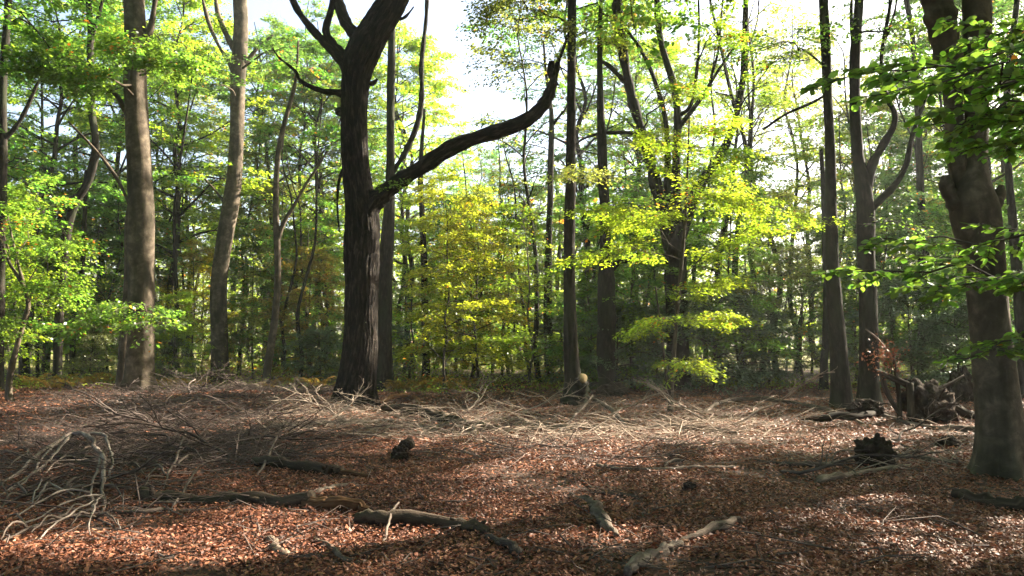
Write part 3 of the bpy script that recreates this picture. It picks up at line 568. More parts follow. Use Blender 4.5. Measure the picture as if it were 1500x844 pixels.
hero('young_beech_tree', 'young beech sapling with glowing yellow-green leaf sprays in front of the many-limbed tree', 'tree', (982, 601),
     [(982, 603, 9), (983, 570, 8), (986, 530, 7), (990, 480, 6), (994, 430, 6), (999, 380, 5), (1003, 330, 5), (1006, 280, 4), (1008, 220, 3), (1010, 170, 2)], [[(983, 590, 5), (975, 540, 4), (968, 480, 3), (960, 420, 3)]],
     M_TWIG, Y=Ys, seed=34, seg=8, col=LIME, fl=(0.2, 0.2, 4, 0.04),
     boughs=[B(990, 480, 0, 1062, 462, -0.6, nside=9, reach=0.5, nspr=4, nleaf=62, r0=0.012), B(994, 440, 0, 1058, 408, -0.8, nside=8, reach=0.5, nspr=4, nleaf=62, r0=0.012), B(990, 470, 0, 940, 486, -0.8, nside=8, reach=0.5, nspr=3, nleaf=50, r0=0.012),
             B(1003, 330, 0, 1060, 230, -1.0, nside=10, reach=0.8, nspr=4, nleaf=62, r0=0.014), B(1003, 325, 0, 905, 330, -1.2, nside=10, reach=0.7, nspr=4, nleaf=56, r0=0.014), B(1006, 280, 0, 970, 205, -1, nside=9, reach=0.7, nspr=4, nleaf=56, r0=0.012),
             B(1006, 290, 0, 1075, 300, -0.6, nside=9, reach=0.6, nspr=4, nleaf=56, r0=0.012), B(1008, 220, 0, 1050, 180, 0.5, nside=9, reach=0.7, nspr=4, nleaf=56, r0=0.010), B(1000, 370, 0, 870, 310, -0.8, nside=12, reach=0.7, nspr=4, nleaf=56, r0=0.014),
             B(999, 380, 0, 850, 380, -0.4, nside=12, reach=0.6, nspr=4, nleaf=50, r0=0.014), B(986, 530, 0, 1020, 540, -0.6, nside=7, reach=0.4, nspr=3, nleaf=46, r0=0.008), B(994, 420, 0, 1120, 330, 0.6, nside=12, reach=0.7, nspr=4, nleaf=56, r0=0.014),
             B(1003, 300, 0, 1190, 325, 0.2, nside=12, reach=0.6, nspr=4, nleaf=56, r0=0.014)])
hero('dark_tree', 'tall plain dark trunk, left one of the pair right of the sapling', 'tree', (1231, 600),
     [(1232, 602, 34), (1231, 570, 30), (1229, 530, 28), (1226, 480, 26), (1222, 430, 23), (1219, 380, 20), (1218, 330, 18), (1217, 280, 17), (1216, 220, 16), (1213, 160, 15), (1211, 100, 15), (1208, 40, 15), (1206, 0, 14), (1203, -60, 13)],
     [[(1216, 135, 5), (1190, 150, 4), (1150, 168, 4), (1118, 190, 3)]], M_DARK, seed=35, seg=18, boughs=[dict(a=(1211, 100, gd(600)), b=(1120, 70, gd(600) - 2), nside=11, reach=1.5, nspr=4, nleaf=18, size=0.09, r0=0.03, vert=0.4, tilt=0.6)], upper=(8, 6.0, 20, None), col=MID, fl=(0.25, 0.3, 5, 0.03))
hero('dark_tree', 'dark trunk with crooked upswept side limbs, right one of the pair', 'tree', (1273, 596),
     [(1273, 598, 36), (1273, 570, 31), (1273, 520, 30), (1272, 470, 29), (1271, 420, 28), (1269, 370, 27), (1268, 320, 27), (1264, 270, 24), (1258, 235, 18), (1254, 190, 18), (1252, 140, 17), (1252, 90, 17), (1255, 50, 15), (1258, 10, 14), (1262, -50, 12)],
     [[(1266, 290, 20), (1276, 248, 16), (1285, 228, 12), (1298, 205, 11), (1309, 185, 10), (1310, 165, 9), (1300, 145, 9), (1293, 125, 8), (1291, 95, 7), (1294, 60, 6), (1302, 20, 6), (1308, -30, 5)],
      [(1274, 310, 14), (1290, 292, 12), (1312, 270, 11), (1328, 240, 9), (1335, 205, 8), (1346, 170, 6), (1358, 140, 5)], [(1252, 90, 8), (1248, 50, 6), (1247, 10, 5), (1250, -20, 4)], [(1296, 60, 4), (1310, 20, 3), (1316, -20, 3)]],
     M_DARK, seed=36, seg=18, boughs=[dict(a=(1255, 50, gd(596)), b=(1340, 70, gd(596) - 2), nside=11, reach=1.3, nspr=4, nleaf=20, size=0.09, r0=0.03, vert=0.4, tilt=0.6), dict(a=(1270, 330, gd(596)), b=(1330, 330, gd(596) - 1), nside=8, reach=0.8, nspr=4, nleaf=24, size=0.085, r0=0.02, vert=0.3)], upper=(8, 6.0, 20, None), col=MID, fl=(0.25, 0.35, 5, 0.03))
hero('dark_tree', 'thinner dark trunk half hidden behind the left one of the pair', 'tree', (1206, 573),
     [(1206, 575, 14), (1207, 540, 12), (1210, 490, 12), (1211, 430, 11), (1210, 370, 11), (1208, 320, 10), (1206, 270, 8), (1203, 220, 6)], [], M_DARK, seed=37, seg=12, fl=(0.3, 0.3, 5, 0.04))
Yr = gd(692)
hero('beech_tree', 'large beech at the right, its trunk forking into two thick stems', 'tree', (1466, 692),
     [(1470, 694, 78), (1468, 665, 74), (1465, 620, 70), (1459, 560, 66), (1453, 500, 62), (1446, 440, 62), (1440, 390, 66), (1434, 350, 74), (1428, 310, 80), (1424, 275, 66), (1427, 240, 44), (1430, 200, 38), (1431, 150, 38), (1431, 100, 42), (1431, 50, 44), (1430, 0, 45), (1428, -80, 44), (1424, -160, 38)],
     [[(1420, 300, 40), (1408, 260, 32), (1402, 225, 28), (1399, 180, 28), (1396, 130, 34), (1388, 80, 42), (1379, 40, 42), (1372, 0, 42), (1362, -60, 40), (1350, -130, 34)],
      [(1405, 300, 40), (1392, 285, 28), (1386, 270, 22), (1384, 258, 14)], [(1440, 315, 36), (1456, 298, 30), (1464, 282, 20), (1467, 272, 10)]],
     M_BEECH, seed=38, seg=40, upper=(9, 6.5, 26, None), col=GREEN, fl=(0.6, 0.24, 6, 0.03))
hero('dark_tree', 'dark trunk at the far right edge behind the forked beech', 'tree', (1497, 585),
     [(1503, 587, 22), (1500, 540, 20), (1496, 480, 19), (1490, 400, 17), (1483, 320, 14), (1477, 240, 12), (1474, 170, 11), (1478, 100, 11), (1484, 50, 10), (1490, 0, 10), (1496, -50, 9)], [], M_DARK, seed=39, seg=12, upper=(5, 3.5, 11, None), col=DARK, fl=(0.3, 0.3, 5, 0.04))
hero('dark_tree', 'slim trunk seen between the crooked-limbed trunk and the forked beech', 'tree', (1350, 566),
     [(1350, 568, 15), (1350, 520, 13), (1350, 440, 12), (1350, 360, 12), (1349, 280, 11), (1346, 200, 10), (1342, 120, 9), (1336, 50, 8), (1328, 0, 8), (1320, -50, 7)], [[(1350, 520, 7), (1362, 490, 6), (1374, 455, 5), (1380, 420, 3)]], M_DARK, seed=40, seg=12, upper=(5, 3.5, 11, None), col=GREEN, fl=(0.3, 0.3, 5, 0.04))
hero('dark_tree', 'grey slim trunk forking above, left of the straight sawn-stub tree', 'tree', (805, 563),
     [(805, 565, 16), (804, 520, 14), (803, 460, 13), (803, 400, 12), (804, 350, 10), (806, 290, 9), (807, 230, 9), (808, 180, 8), (806, 150, 6), (800, 110, 4), (796, 60, 3)], [[(808, 186, 6), (818, 172, 4), (828, 160, 3), (836, 140, 2)]], M_DARK, seed=41, seg=12, fl=(0.3, 0.3, 5, 0.04))

# the near beech beyond the right edge: only its low boughs hang into view, leaf by leaf
near = root('beech_tree', (5.4, 5.8, float(gz(5.4, 5.8))), 'big-leaved green beech boughs reaching in from the right edge', 'tree')
nb = Local(near.location); rng = np.random.default_rng(77)
P, r = np.array([[5.4, 5.8, -0.2], [5.4, 5.8, 0.3], [5.42, 5.82, 2], [5.5, 5.9, 5], [5.5, 6.0, 9], [5.6, 6.0, 12]]), np.array([.42, .3, .26, .22, .18, .13])
W_ = catmull(np.hstack([P, r[:, None]]), 6); tube(nb, W_[:, :3], W_[:, 3], 20); top = P[-1]
nc = Local(near.location)
u1, u2 = gen_tree(751, 6, 0.13, 0.2, 4.5, 16, (10, 60), 8, 4, 24, 0.125, sh_tall, M_BEECH, 0.4, keep=lambda p: ~in_sun_way(p + top), base=False)
for s_, d_ in ((u1, nb), (u2, nc)):
    for v, f, m, a, k in zip(s_.V, s_.Fc, s_.M, s_.A, np.cumsum([0] + [len(v) for v in s_.V])): d_.add(v + top, f - k, int(m[0]), a)
nb.obj('trunk', [M_BEECH], near); c_ = nc.obj('crown', [M_LEAF, M_TWIG], near); c_.color = GREEN
BLV = []
def big_leaf(seed):
    r_ = np.random.default_rng(seed); n = 6; t = np.linspace(0, 1, n); wv = 0.29 * np.sin(math.pi * np.clip(t * 0.94 + 0.03, 0, 1)) ** 0.75; curl = r_.uniform(-0.12, 0.06); fold = r_.uniform(0.1, 0.35)
    V = []
    for i in range(n):
        z = curl * t[i] ** 2 * 1.0
        V += [[t[i], -wv[i], z + fold * wv[i] + r_.normal(0, .008)], [t[i], 0, z], [t[i], wv[i], z + fold * wv[i] + r_.normal(0, .008)]]
    f = []
    for i in range(n - 1): f += [[3 * i, 3 * i + 1, 3 * i + 4, 3 * i + 3], [3 * i + 1, 3 * i + 2, 3 * i + 5, 3 * i + 4]]
    BLV.append((np.array(V), np.array(f))); b = Buf(); b.add(V, f, 0, np.tile(r_.random(3) * [1, 1, 0.9], (len(V), 1))); return b.mesh('leaf', [M_LEAF])
BL = [big_leaf(900 + k) for k in range(8)]
nlb = Local(near.location); spots = []
for (a, b, kw) in [((1720, 60, 5.6), (1425, 38, 5.3), dict(nside=10, reach=0.38)), ((1720, 205, 5.6), (1440, 212, 5.4), dict(nside=9, reach=0.34)), ((1700, 105, 5.6), (1350, 92, 4.8), dict(nside=11, reach=0.40)), ((1700, 175, 5.4), (1390, 180, 5.0), dict(nside=10, reach=0.34)), ((1700, 150, 5.6), (1335, 120, 4.5), dict(nside=11, reach=0.42)), ((1720, 120, 5.6), (1225, 118, 6.4), dict(nside=13, reach=0.40)), ((1690, 190, 5.6), (1400, 160, 4.7), dict(nside=8, reach=0.3)),
                   ((1720, 420, 5.6), (1265, 395, 6.4), dict(nside=13, reach=0.50)), ((1710, 440, 5.6), (1370, 420, 5.9), dict(nside=10, reach=0.45)), ((1700, 470, 5.6), (1440, 520, 5.5), dict(nside=8, reach=0.35)), ((1720, 380, 5.6), (1300, 352, 7.6), dict(nside=10, reach=0.5))]:
    nlb = Local(near.location); q = bough(nlb, None, at(*a), at(*b), rng, nspr=5, r0=0.016, sag=0.05, spl=(0.14, 0.28), vert=0.1, start=0.3, **kw)
    for p_, d_, l_ in zip(*q):
        for j in range(5):
            t = 0.1 + 0.9 * (j + rng.random()) / 5; s_ = 1 if j % 2 else -1; nh = norm([-d_[1], d_[0], 0])
            spots.append((p_ + d_ * l_ * t - [0, 0, 0.1 * l_ * t * t], norm(d_ * 0.7 + nh * s_ * 0.8 + rng.normal(0, 0.2, 3) + [0, 0, -0.25])))
        nlb_p = np.array([p_, p_ + d_ * l_ * 0.5, p_ + d_ * l_ - [0, 0, 0.1 * l_]]); tube(nlb, nlb_p, [0.004, 0.003, 0.0015], 3, close=False)
    nlb.obj('limb', [M_TWIG], near)
px = np.array([to_px(p)[0][0] for p, _ in spots]); rng.shuffle(spots)
def leaf_frame(T, rng, tilt=0.6):
    n = norm(rng.normal(0, tilt, 3) + [0, 0, 1]); b = norm(np.cross(n, T)); n = np.cross(T, b); return T, b, n
extra = Buf(); cnt = 0
for p, T in spots:
    x, y = to_px(p)
    T, b_, n_ = leaf_frame(T, rng); sz = rng.uniform(0.05, 0.095)
    if cnt < 298 and x[0] < 1505 and y[0] > -5 and (p[1] < 6.0 or rng.random() < 0.4):
        M_ = Matrix(((T[0] * sz, b_[0] * sz, n_[0] * sz, p[0] - near.location[0]), (T[1] * sz, b_[1] * sz, n_[1] * sz, p[1] - near.location[1]), (T[2] * sz, b_[2] * sz, n_[2] * sz, p[2] - near.location[2]), (0, 0, 0, 1)))
        o = bpy.data.objects.new('leaf', BL[cnt % 8]); COL.objects.link(o); o.parent = near; o.matrix_local = M_
        v_ = rng.uniform(0.8, 1.25); o.color = (0.080 * v_, 0.140 * v_, 0.022, 1); cnt += 1
    else:
        me_ = BLV[rng.integers(8)]; extra.add(np.asarray(p) - np.array(near.location) + sz * (me_[0][:, :1] * T + me_[0][:, 1:2] * b_ + me_[0][:, 2:] * n_), me_[1], 0, np.tile(rng.random(3) * [1, 1, .9], (len(me_[0]), 1)))
if extra.n:
    e_ = extra.obj('leaves', [M_LEAF], near); e_.color = (0.064, 0.115, 0.022, 1); tag(e_, kind='stuff')

# ------------------------------------------------------------------ the wood behind
TALL = 'tall trees standing in the wood behind the clearing'
YNG = 'young beeches along the clearing edge'
BACK = [  # kind, variant, x, distance, colour, scale, label
 ('tall', 0, 40, 31, GREEN, 1.0, 'tall green tree behind the crooked young beech at far left'),
 ('tall', 1, 150, 36, MID, 1.05, 'tall green tree between the wandering trunk and the broad beech'),
 ('tall', 2, 262, 36, YGREEN, 1.0, 'tall yellowish tree in the gap just right of the broad beech'),
 ('tall', 3, 285, 46, OLIVE, 1.0, 'pale hazy tall tree far back between the broad and the curving beech'),
 ('tall', 0, 405, 41, DARK, 1.1, 'tall dark green tree behind the sinuous pale stem'),
 ('tall', 1, 462, 37, GREEN, 0.95, 'tall leafy tree close against the left side of the oak'),
 ('tall', 3, 485, 44, MID, 1.05, 'tall tree far behind the left edge of the oak'),
 ('tall', 2, 600, 42, YGREEN, 1.0, 'tall yellow-green tree showing between the oak and the lone thin trunk'),
 ('thin', 0, 790, 30, OLIVE, 1.12, 'thin tree spreading olive leaves across the top of the bright gap'),
 ('thin', 0, 668, 50, MID, 0.85, 'low thin tree under the bright gap in the canopy'),
 ('thin', 1, 775, 42, OLIVE, 0.95, 'sparse thin tree under the tip of the oak limb'),
 ('thin', 0, 745, 36, YGREEN, 0.7, 'short sparse yellowish tree below the long oak limb'),
 ('tall', 2, 870, 36, GREEN, 1.1, 'tall green tree just right of the sawn-stub tree'),
 ('tall', 1, 935, 40, YGREEN, 1.05, 'tall tree behind the left fan of the many-limbed tree'),
 ('tall', 0, 1050, 38, YGREEN, 1.0, 'tall yellow-green tree behind the right fan of the many-limbed tree'),
 ('thin', 1, 1112, 33, OLIVE, 1.25, 'thin tree with sparse brownish leaves left of the plain dark trunk'),
 ('thin', 0, 1165, 40, YGREEN, 1.45, 'thin sparse tree against the sky left of the plain dark trunk'),
 ('thin', 1, 1300, 38, OLIVE, 1.35, 'thin sparse tree behind the crooked side limbs of the right pair'),
 ('tall', 3, 1395, 34, GREEN, 1.0, 'tall green tree left of the forked beech'),
 ('tall', 2, 1475, 31, DARK, 1.0, 'tall dark green tree behind the forked beech'),
 ('tall', 1, -90, 27, GREEN, 1.0, 'tall green tree at the left border of the wood'),
 ('tall', 0, 1600, 30, GREEN, 1.0, 'tall green tree at the right border of the wood'),
 ('young', 0, 70, 31, YGREEN, 1.0, 'bright yellow-green young beech left of the wandering trunk'),
 ('young', 1, -20, 27, YGREEN, 1.0, 'bright young beech at the left edge behind the crooked stem'),
 ('young', 2, 145, 33, GREEN, 1.0, 'green young beech filling the space left of the broad beech'),
 ('young', 3, 35, 33, YGREEN, 1.2, 'larger sunlit young beech deep behind the left edge'),
 ('young', 1, 256, 29, YGREEN, 0.5, 'small yellow-green young beech at the foot right of the broad beech'),
 ('young', 0, 285, 37, GOLD, 1.0, 'golden young beech between the broad beech and the curving beech'),
 ('young', 2, 374, 35, GREEN, 0.9, 'green young beech between the curving beech and the sinuous stem'),
 ('young', 3, 452, 34, GREEN, 1.0, 'fresh green young beech left of the oak'),
 ('young', 0, 452, 32, RUST, 0.85, 'rust-tinged young beech half hidden left of the oak'),
 ('young', 2, 480, 35, YGREEN, 1.1, 'yellow-green young beech against the left side of the oak'),
 ('young', 1, 600, 31, YGREEN, 0.95, 'yellow-green young beech just right of the second oak trunk'),
 ('young', 3, 652, 28, YELLOW, 0.95, 'golden-yellow young beech glowing right of the lone thin trunk'),
 ('young', 2, 702, 29, YELLOW, 0.95, 'bright yellow young beech, right one of the glowing pair'),
 ('young', 0, 690, 32, GOLD, 1.05, 'orange-gold young beech behind the glowing yellow pair'),
 ('young', 1, 775, 28, YGREEN, 0.95, 'yellow-green young beech left of the sawn-stub tree'),
 ('young', 3, 745, 36, MID, 1.1, 'mid-green young beech below the tip of the oak limb'),
 ('young', 2, 865, 27, GREEN, 0.9, 'shaded green young beech right of the sawn-stub tree'),
 ('young', 0, 925, 26, MID, 1.0, 'green young beech left of the glowing sapling'),
 ('young', 3, 1080, 26, MID, 1.0, 'mid-green young beech right of the glowing sapling'),
 ('young', 1, 1125, 28, OLIVE, 1.0, 'olive-brown young beech between sapling and the plain dark trunk'),
 ('young', 0, 1175, 30, MID, 1.05, 'green young beech close behind the plain dark trunk'),
 ('young', 2, 1250, 31, BLUE, 1.0, 'bluish green young tree in the gap between the pair of trunks'),
 ('young', 3, 1315, 28, BLUE, 0.95, 'bluish green young tree right of the crooked-limbed trunk'),
 ('young', 1, 1375, 30, GREEN, 1.0, 'green young beech behind the uprooted stump'),
 ('young', 0, 1425, 26, GREEN, 0.85, 'dark leafy young beech behind the forked beech trunk'),
 ('young', 2, 1530, 24, GREEN, 0.9, 'green young beech at the right edge behind the forked beech'),
]
for k, v, x, Y, c, s, lab in BACK:
    plant_tree(k, v, x, Y, c, s, lab, {'tall': 'tall_tree', 'thin': 'slender_tree', 'young': 'young_beech_tree'}[k], 'tree', YNG if k == 'young' else TALL)
MARKS = [(-60, 'left edge'), (85, 'wandering trunk'), (205, 'broad beech'), (325, 'curving beech'), (395, 'sinuous stem'), (525, 'oak'), (622, 'lone thin trunk'), (805, 'grey forking trunk'), (889, 'gnarled trunk'), (992, 'many-limbed tree'), (1222, 'plain dark trunk'), (1272, 'crooked-limbed trunk'), (1350, 'slim trunk'), (1450, 'forked beech'), (1600, 'right edge')]
def between(x):
    for (a, n), (b, m) in zip(MARKS, MARKS[1:]):
        if x < b: break
    return f'between {n} and {m}'
HUE = {GREEN: 'green', MID: 'mid-green', YGREEN: 'yellow-green', OLIVE: 'olive'}
DEEP = random.Random(5)
for i in range(22):
    x = -120 + 1740 * (i + DEEP.random()) / 22; Y = DEEP.uniform(33, 45)
    if 1090 < x < 1215: Y += 14
    c_ = DEEP.choice([GREEN, MID, YGREEN, YGREEN, OLIVE, GREEN]); plant_tree('young', i, x, Y, c_, DEEP.uniform(1.0, 1.45), f'{HUE[c_]} young beech {"far back" if Y > 39 else "half hidden"} {between(x)}', 'young_beech_tree', 'tree', 'young beeches deep in the wood')
for i in range(16):
    x = -150 + 1800 * (i + DEEP.random()) / 16; Y = DEEP.uniform(38, 52)
    if 610 < x < 800: Y = DEEP.uniform(60, 75)
    c_ = DEEP.choice([GREEN, MID, YGREEN, OLIVE]); plant_tree('tall', i, x, Y, c_, DEEP.uniform(0.9, 1.1), f'tall {HUE[c_]} tree {"farthest back" if Y > 46 else "far back"}, seen in pieces {between(x)}', 'tall_tree', 'tree', 'tall trees deep in the wood')
for i, (X, Y) in enumerate([(-8.5, 5), (-13, 10), (-17.5, 15.5), (-8, -2), (-3, -6), (3.5, -7), (-15, 3), (-21, 20), (0, -12), (8, -8), (-8, -9), (-20, 9), (-26, 25), (-3.2, -1.2), (14, -5), (6, -3)]):  # mostly unseen canopy, added to cut sky light over the clearing
    plant_tree('over', i, CX + F * X / Y if Y > 0 else 0, Y, GREEN, 1.0, 'tall tree added around and behind the camera to block sky light', 'tall_tree', 'tree', 'trees added around the camera').location = (X, Y, float(gz(X, Y)))
for v, x, Y, c, s, lab in [(0, 905, 25, DARK, 0.95, 'dark evergreen bush at the foot of the gnarled trunk'), (1, 1045, 25, BLUE, 1.15, 'broad bluish evergreen bush right of the glowing sapling'), (0, 960, 26, DARK, 0.9, 'dark evergreen bush behind the sapling stem'),
                           (1, 1100, 28, DARK, 1.1, 'dark evergreen bush left of the plain dark trunk'), (0, 1335, 26, BLUE, 1.2, 'bluish evergreen bush behind the uprooted stump'), (1, 1400, 24, DARK, 0.9, 'dark bush beside the forked beech'),
                           (1, 860, 30, DARK, 1.2, 'dark bush behind the sawn-stub tree'), (0, 240, 30, DARK, 0.7, 'low dark bush right of the broad beech foot'), (0, 470, 29, DARK, 0.7, 'low dark bush at the left of the oak foot'), (1, 560, 36, DARK, 1.0, 'dark bush behind the oak foot'), (0, 135, 30, OLIVE, 0.7, 'low olive bush left of the broad beech foot')]:
    plant_tree('bush', v, x, Y, c, s, lab, 'evergreen_bush', 'bush', 'dark bushes at the clearing edge')

# thin bare trunks one can pick out between the young trees
def pole_mesh(seed):
    r_ = np.random.default_rng(seed); n = 9; z = np.linspace(-0.2, 11, n); x = np.cumsum(r_.normal(0, 0.22, n)); y = np.cumsum(r_.normal(0, 0.12, n)); b = Buf()
    P = np.stack([x - x[0], y - y[0], z], 1); tube(b, catmull(P, 3), np.linspace(0.085, 0.02, 3 * (n - 1) + 1), 8)
    for i in range(9):
        k = r_.integers(3, n - 1); a = r_.random() * 6.28; q = P[k]; l = r_.uniform(0.5, 1.8); d = np.array([math.cos(a), math.sin(a), r_.uniform(0.2, 1.0)])
        tube(b, np.array([q, q + d * l * 0.5 + r_.normal(0, .05, 3), q + d * l + r_.normal(0, .1, 3)]), [0.02, 0.012, 0.004], 4)
    return b.mesh('trunk', [M_DARK])
PM = [pole_mesh(60 + k) for k in range(5)]
for i, (x, Y, s, lab) in enumerate([(415, 31, .9, 'thin dark stem right of the sinuous pale stem'), (441, 30, 1.0, 'thin dark stem midway between sinuous stem and oak'), (463, 34, .9, 'thin stem close to the left side of the oak'), (243, 34, 1.3, 'dark stem just right of the broad beech'), (275, 38, 1.0, 'thin stem between the broad beech and the curving beech'),
    (352, 38, 1.2, 'dark stem right behind the curving beech'), (655, 33, .7, 'thin stem inside the golden young beech'), (692, 36, .8, 'stem standing left of the dark row under the bright gap'), (705, 38, 1.0, 'second stem of the dark row under the bright gap'), (722, 40, 1.1, 'third stem of the dark row under the bright gap'),
    (735, 37, .7, 'fourth stem of the dark row under the bright gap'), (752, 41, .9, 'fifth stem of the dark row under the bright gap'), (778, 34, 1.0, 'tall thin stem rising to the sky left of the grey forking trunk'), (912, 37, 1.2, 'dark stem right of the gnarled trunk'), (945, 34, .9, 'thin stem left of the many-limbed tree'),
    (1086, 30, 1.6, 'stout dark stem right of the evergreen bush'), (1138, 31, 1.5, 'stout dark stem midway between bush and plain dark trunk'), (1110, 40, .8, 'thin post-like stem before the bright meadow, left'), (1150, 42, .7, 'thin post-like stem before the bright meadow, middle'), (1172, 41, .8, 'thin post-like stem before the bright meadow, right'), (1187, 39, .8, 'thin stem against the meadow beside the half hidden trunk'),
    (1305, 33, 1.0, 'thin stem right of the crooked-limbed trunk'), (1390, 29, 1.1, 'slanting stem behind the uprooted stump'), (1412, 31, 1.4, 'stem close to the left side of the forked beech'), (160, 33, .8, 'thin stem left of the broad beech'), (60, 34, 1.0, 'thin stem behind the crooked young beech'), (590, 38, .9, 'thin stem right of the second oak trunk'), (855, 35, 1.2, 'dark stem behind the sawn-stub tree'), (1025, 32, 1.3, 'dark stem right of the many-limbed trunk'), (1240, 36, 1.1, 'dark stem seen between the pair of trunks')]):
    X = (x - CX) / F * Y; o = root('slender_tree', (X, Y, float(gz(X, Y))), lab, 'tree', 'thin bare stems in the wood behind', random.uniform(0, 6.28), s); put('trunk', PM[i % 5], o)

def build_far_woods():
    rng = np.random.default_rng(12); b = Buf(); P, A, Sz, N_ = [], [], [], []
    for i in range(520):
        Y = rng.uniform(46, 125); X = rng.uniform(-0.85, 0.85) * Y + rng.normal(0, 3); px = CX + F * X / Y
        if 1090 < px < 1215 and Y < 85: continue
        H = rng.uniform(9, 17)
        if 600 < px < 800: H *= 0.72
        tube(b, np.array([[X, Y, -0.5], [X + rng.normal(0, .7), Y, H * 0.45], [X + rng.normal(0, 1.5), Y, H * 0.95]]), [rng.uniform(.12, .3), 0.12, 0.03], 5, 1)
        n = 200; low = rng.uniform(-1.0, 2.5); c = rng.random()
        nb_ = 14; cen = np.stack([X + rng.normal(0, 2.0, nb_), Y + rng.normal(0, 2.0, nb_), low + (H - low) * rng.random(nb_)], 1)
        k = rng.integers(0, nb_, n); p = cen[k] + rng.normal(0, 1, (n, 3)) * [0.9, 0.9, 0.55]
        P.append(p); A.append(np.stack([rng.random(n), np.clip(c + rng.normal(0, .15, n), 0, 1), rng.random(n) * 0.97], 1)); Sz.append(rng.uniform(0.25, 0.56, n))
    P = np.concatenate(P); P[:, 2] = np.maximum(P[:, 2], 0.1); n = len(P); Nn = rng.normal(0, 0.6, (n, 3)); Nn[:, 2] += 1; T = rng.normal(0, 1, (n, 3)); T[:, 2] *= 0.3; Sz = np.concatenate(Sz)
    leaves(b, P, T, norm(Nn), Sz, Sz * 0.7, np.concatenate(A))
    o = b.obj('far_woods', [M_LEAF, M_DARK]); o.color = (0.085, 0.115, 0.022, 1); tag(o, 'hazy yellow-green mass of far trees closing the wood', kind='stuff')
build_far_woods()

def build_undergrowth():
    rng = np.random.default_rng(14); b = Buf(); P, A, Sz = [], [], []
    for i in range(1000):
        Y = 25.5 + 24 * rng.random() ** 1.3; X = rng.uniform(-0.75, 0.75) * Y; px = CX + F * X / Y
        if 1090 < px < 1215 and Y > 30: continue
        n = 54; h = rng.uniform(0.15, 0.75) * (0.6 if Y < 27.5 else 1.0 if Y < 30 else 2.0); r_ = rng.uniform(0.3, 0.9)
        q = rng.normal(0, 1, (n, 3)); p = np.stack([X + q[:, 0] * r_, Y + q[:, 1] * r_, gz(X, Y) + np.abs(q[:, 2]) * h * 0.5 + 0.02], 1)
        P.append(p); A.append(np.stack([rng.random(n), np.full(n, rng.random()), np.clip(rng.random(n) * 0.6 + rng.random() * 0.65, 0, 1)], 1)); Sz.append(rng.uniform(0.05, 0.12, n))
    P = np.concatenate(P); n = len(P); N = rng.normal(0, 0.6, (n, 3)); N[:, 2] += 1; T = rng.normal(0, 1, (n, 3)); T[:, 2] *= 0.4; Sz = np.concatenate(Sz)
    leaves(b, P, T, norm(N), Sz, Sz * 0.55, np.concatenate(A)); o = b.obj('undergrowth', [M_LEAF]); o.color = (0.115, 0.145, 0.028, 1); tag(o, 'low brambly green and brown undergrowth beyond the clearing', kind='stuff')
build_undergrowth()

def fern_mesh(seed):
    r_ = np.random.default_rng(seed); b = Buf(); P, T, N, L = [], [], [], []
    for i in range(9):
        a = i * 2.4 + r_.normal(0, .3); ln = r_.uniform(0.6, 1.0); d = np.array([math.cos(a), math.sin(a), 0]); t = np.linspace(0, 1, 9)
        pts = d[None] * (t * ln * 0.8)[:, None]; pts[:, 2] = ln * (0.75 * np.sin(t * 2.1) - 0.1 * t); tube(b, pts, np.linspace(.006, .002, 9), 3, 1, close=False)
        nh = np.array([-d[1], d[0], 0])
        for u in np.linspace(0.2, 0.99, 20):
            q = np.array([np.interp(u, t, pts[:, c]) for c in range(3)])
            for s_ in (1, -1):
                P.append(q); T.append(nh * s_ + d * 0.45 + [0, 0, -0.25]); L.append(0.30 * (1.05 - u) * ln + 0.03); N.append([d[0] * -.3, d[1] * -.3, 1] + r_.normal(0, .25, 3))
    n = len(P); L = np.array(L); leaves(b, np.array(P), np.array(T), norm(np.array(N)), L, L * 0.28, r_.random((n, 3))); return b.mesh('bracken', [M_FERN, M_TWIG])
FM = [fern_mesh(k) for k in (1, 2, 3)]
for zone, xs, lab in [(0, np.linspace(565, 690, 12), 'golden bracken clump, {} from the left in the row right of the oak'), (1, np.linspace(395, 480, 7), 'yellowing bracken clump, {} from the left in the row left of the oak'), (2, np.linspace(50, 165, 8), 'brown bracken clump, {} from the left in the row left of the broad beech'), (3, np.linspace(235, 300, 5), 'orange bracken clump, {} from the left just right of the broad beech foot')]:
    for i, x in enumerate(xs):
        Y = 26.5 + random.uniform(-1.2, 2.0) + (0.5 if zone == 0 else 0); X = (x - CX) / F * Y
        o = put('bracken', FM[i % 3], None, (X, Y, float(gz(X, Y)) - 0.02)); o.rotation_euler = (0, 0, random.uniform(0, 6.28)); s = random.uniform(0.6, 0.95); o.scale = (s, s, s * 0.75)
        v = random.uniform(.75, 1.2); o.color = (0.20 * v, 0.145 * v, 0.03, 1); tag(o, lab.format('first second third fourth fifth sixth seventh eighth ninth tenth eleventh twelfth'.split()[i]), 'fern', ['bracken clumps right of the oak', 'bracken clumps left of the oak', 'bracken clumps at far left', 'bracken clumps right of the broad beech'][zone])

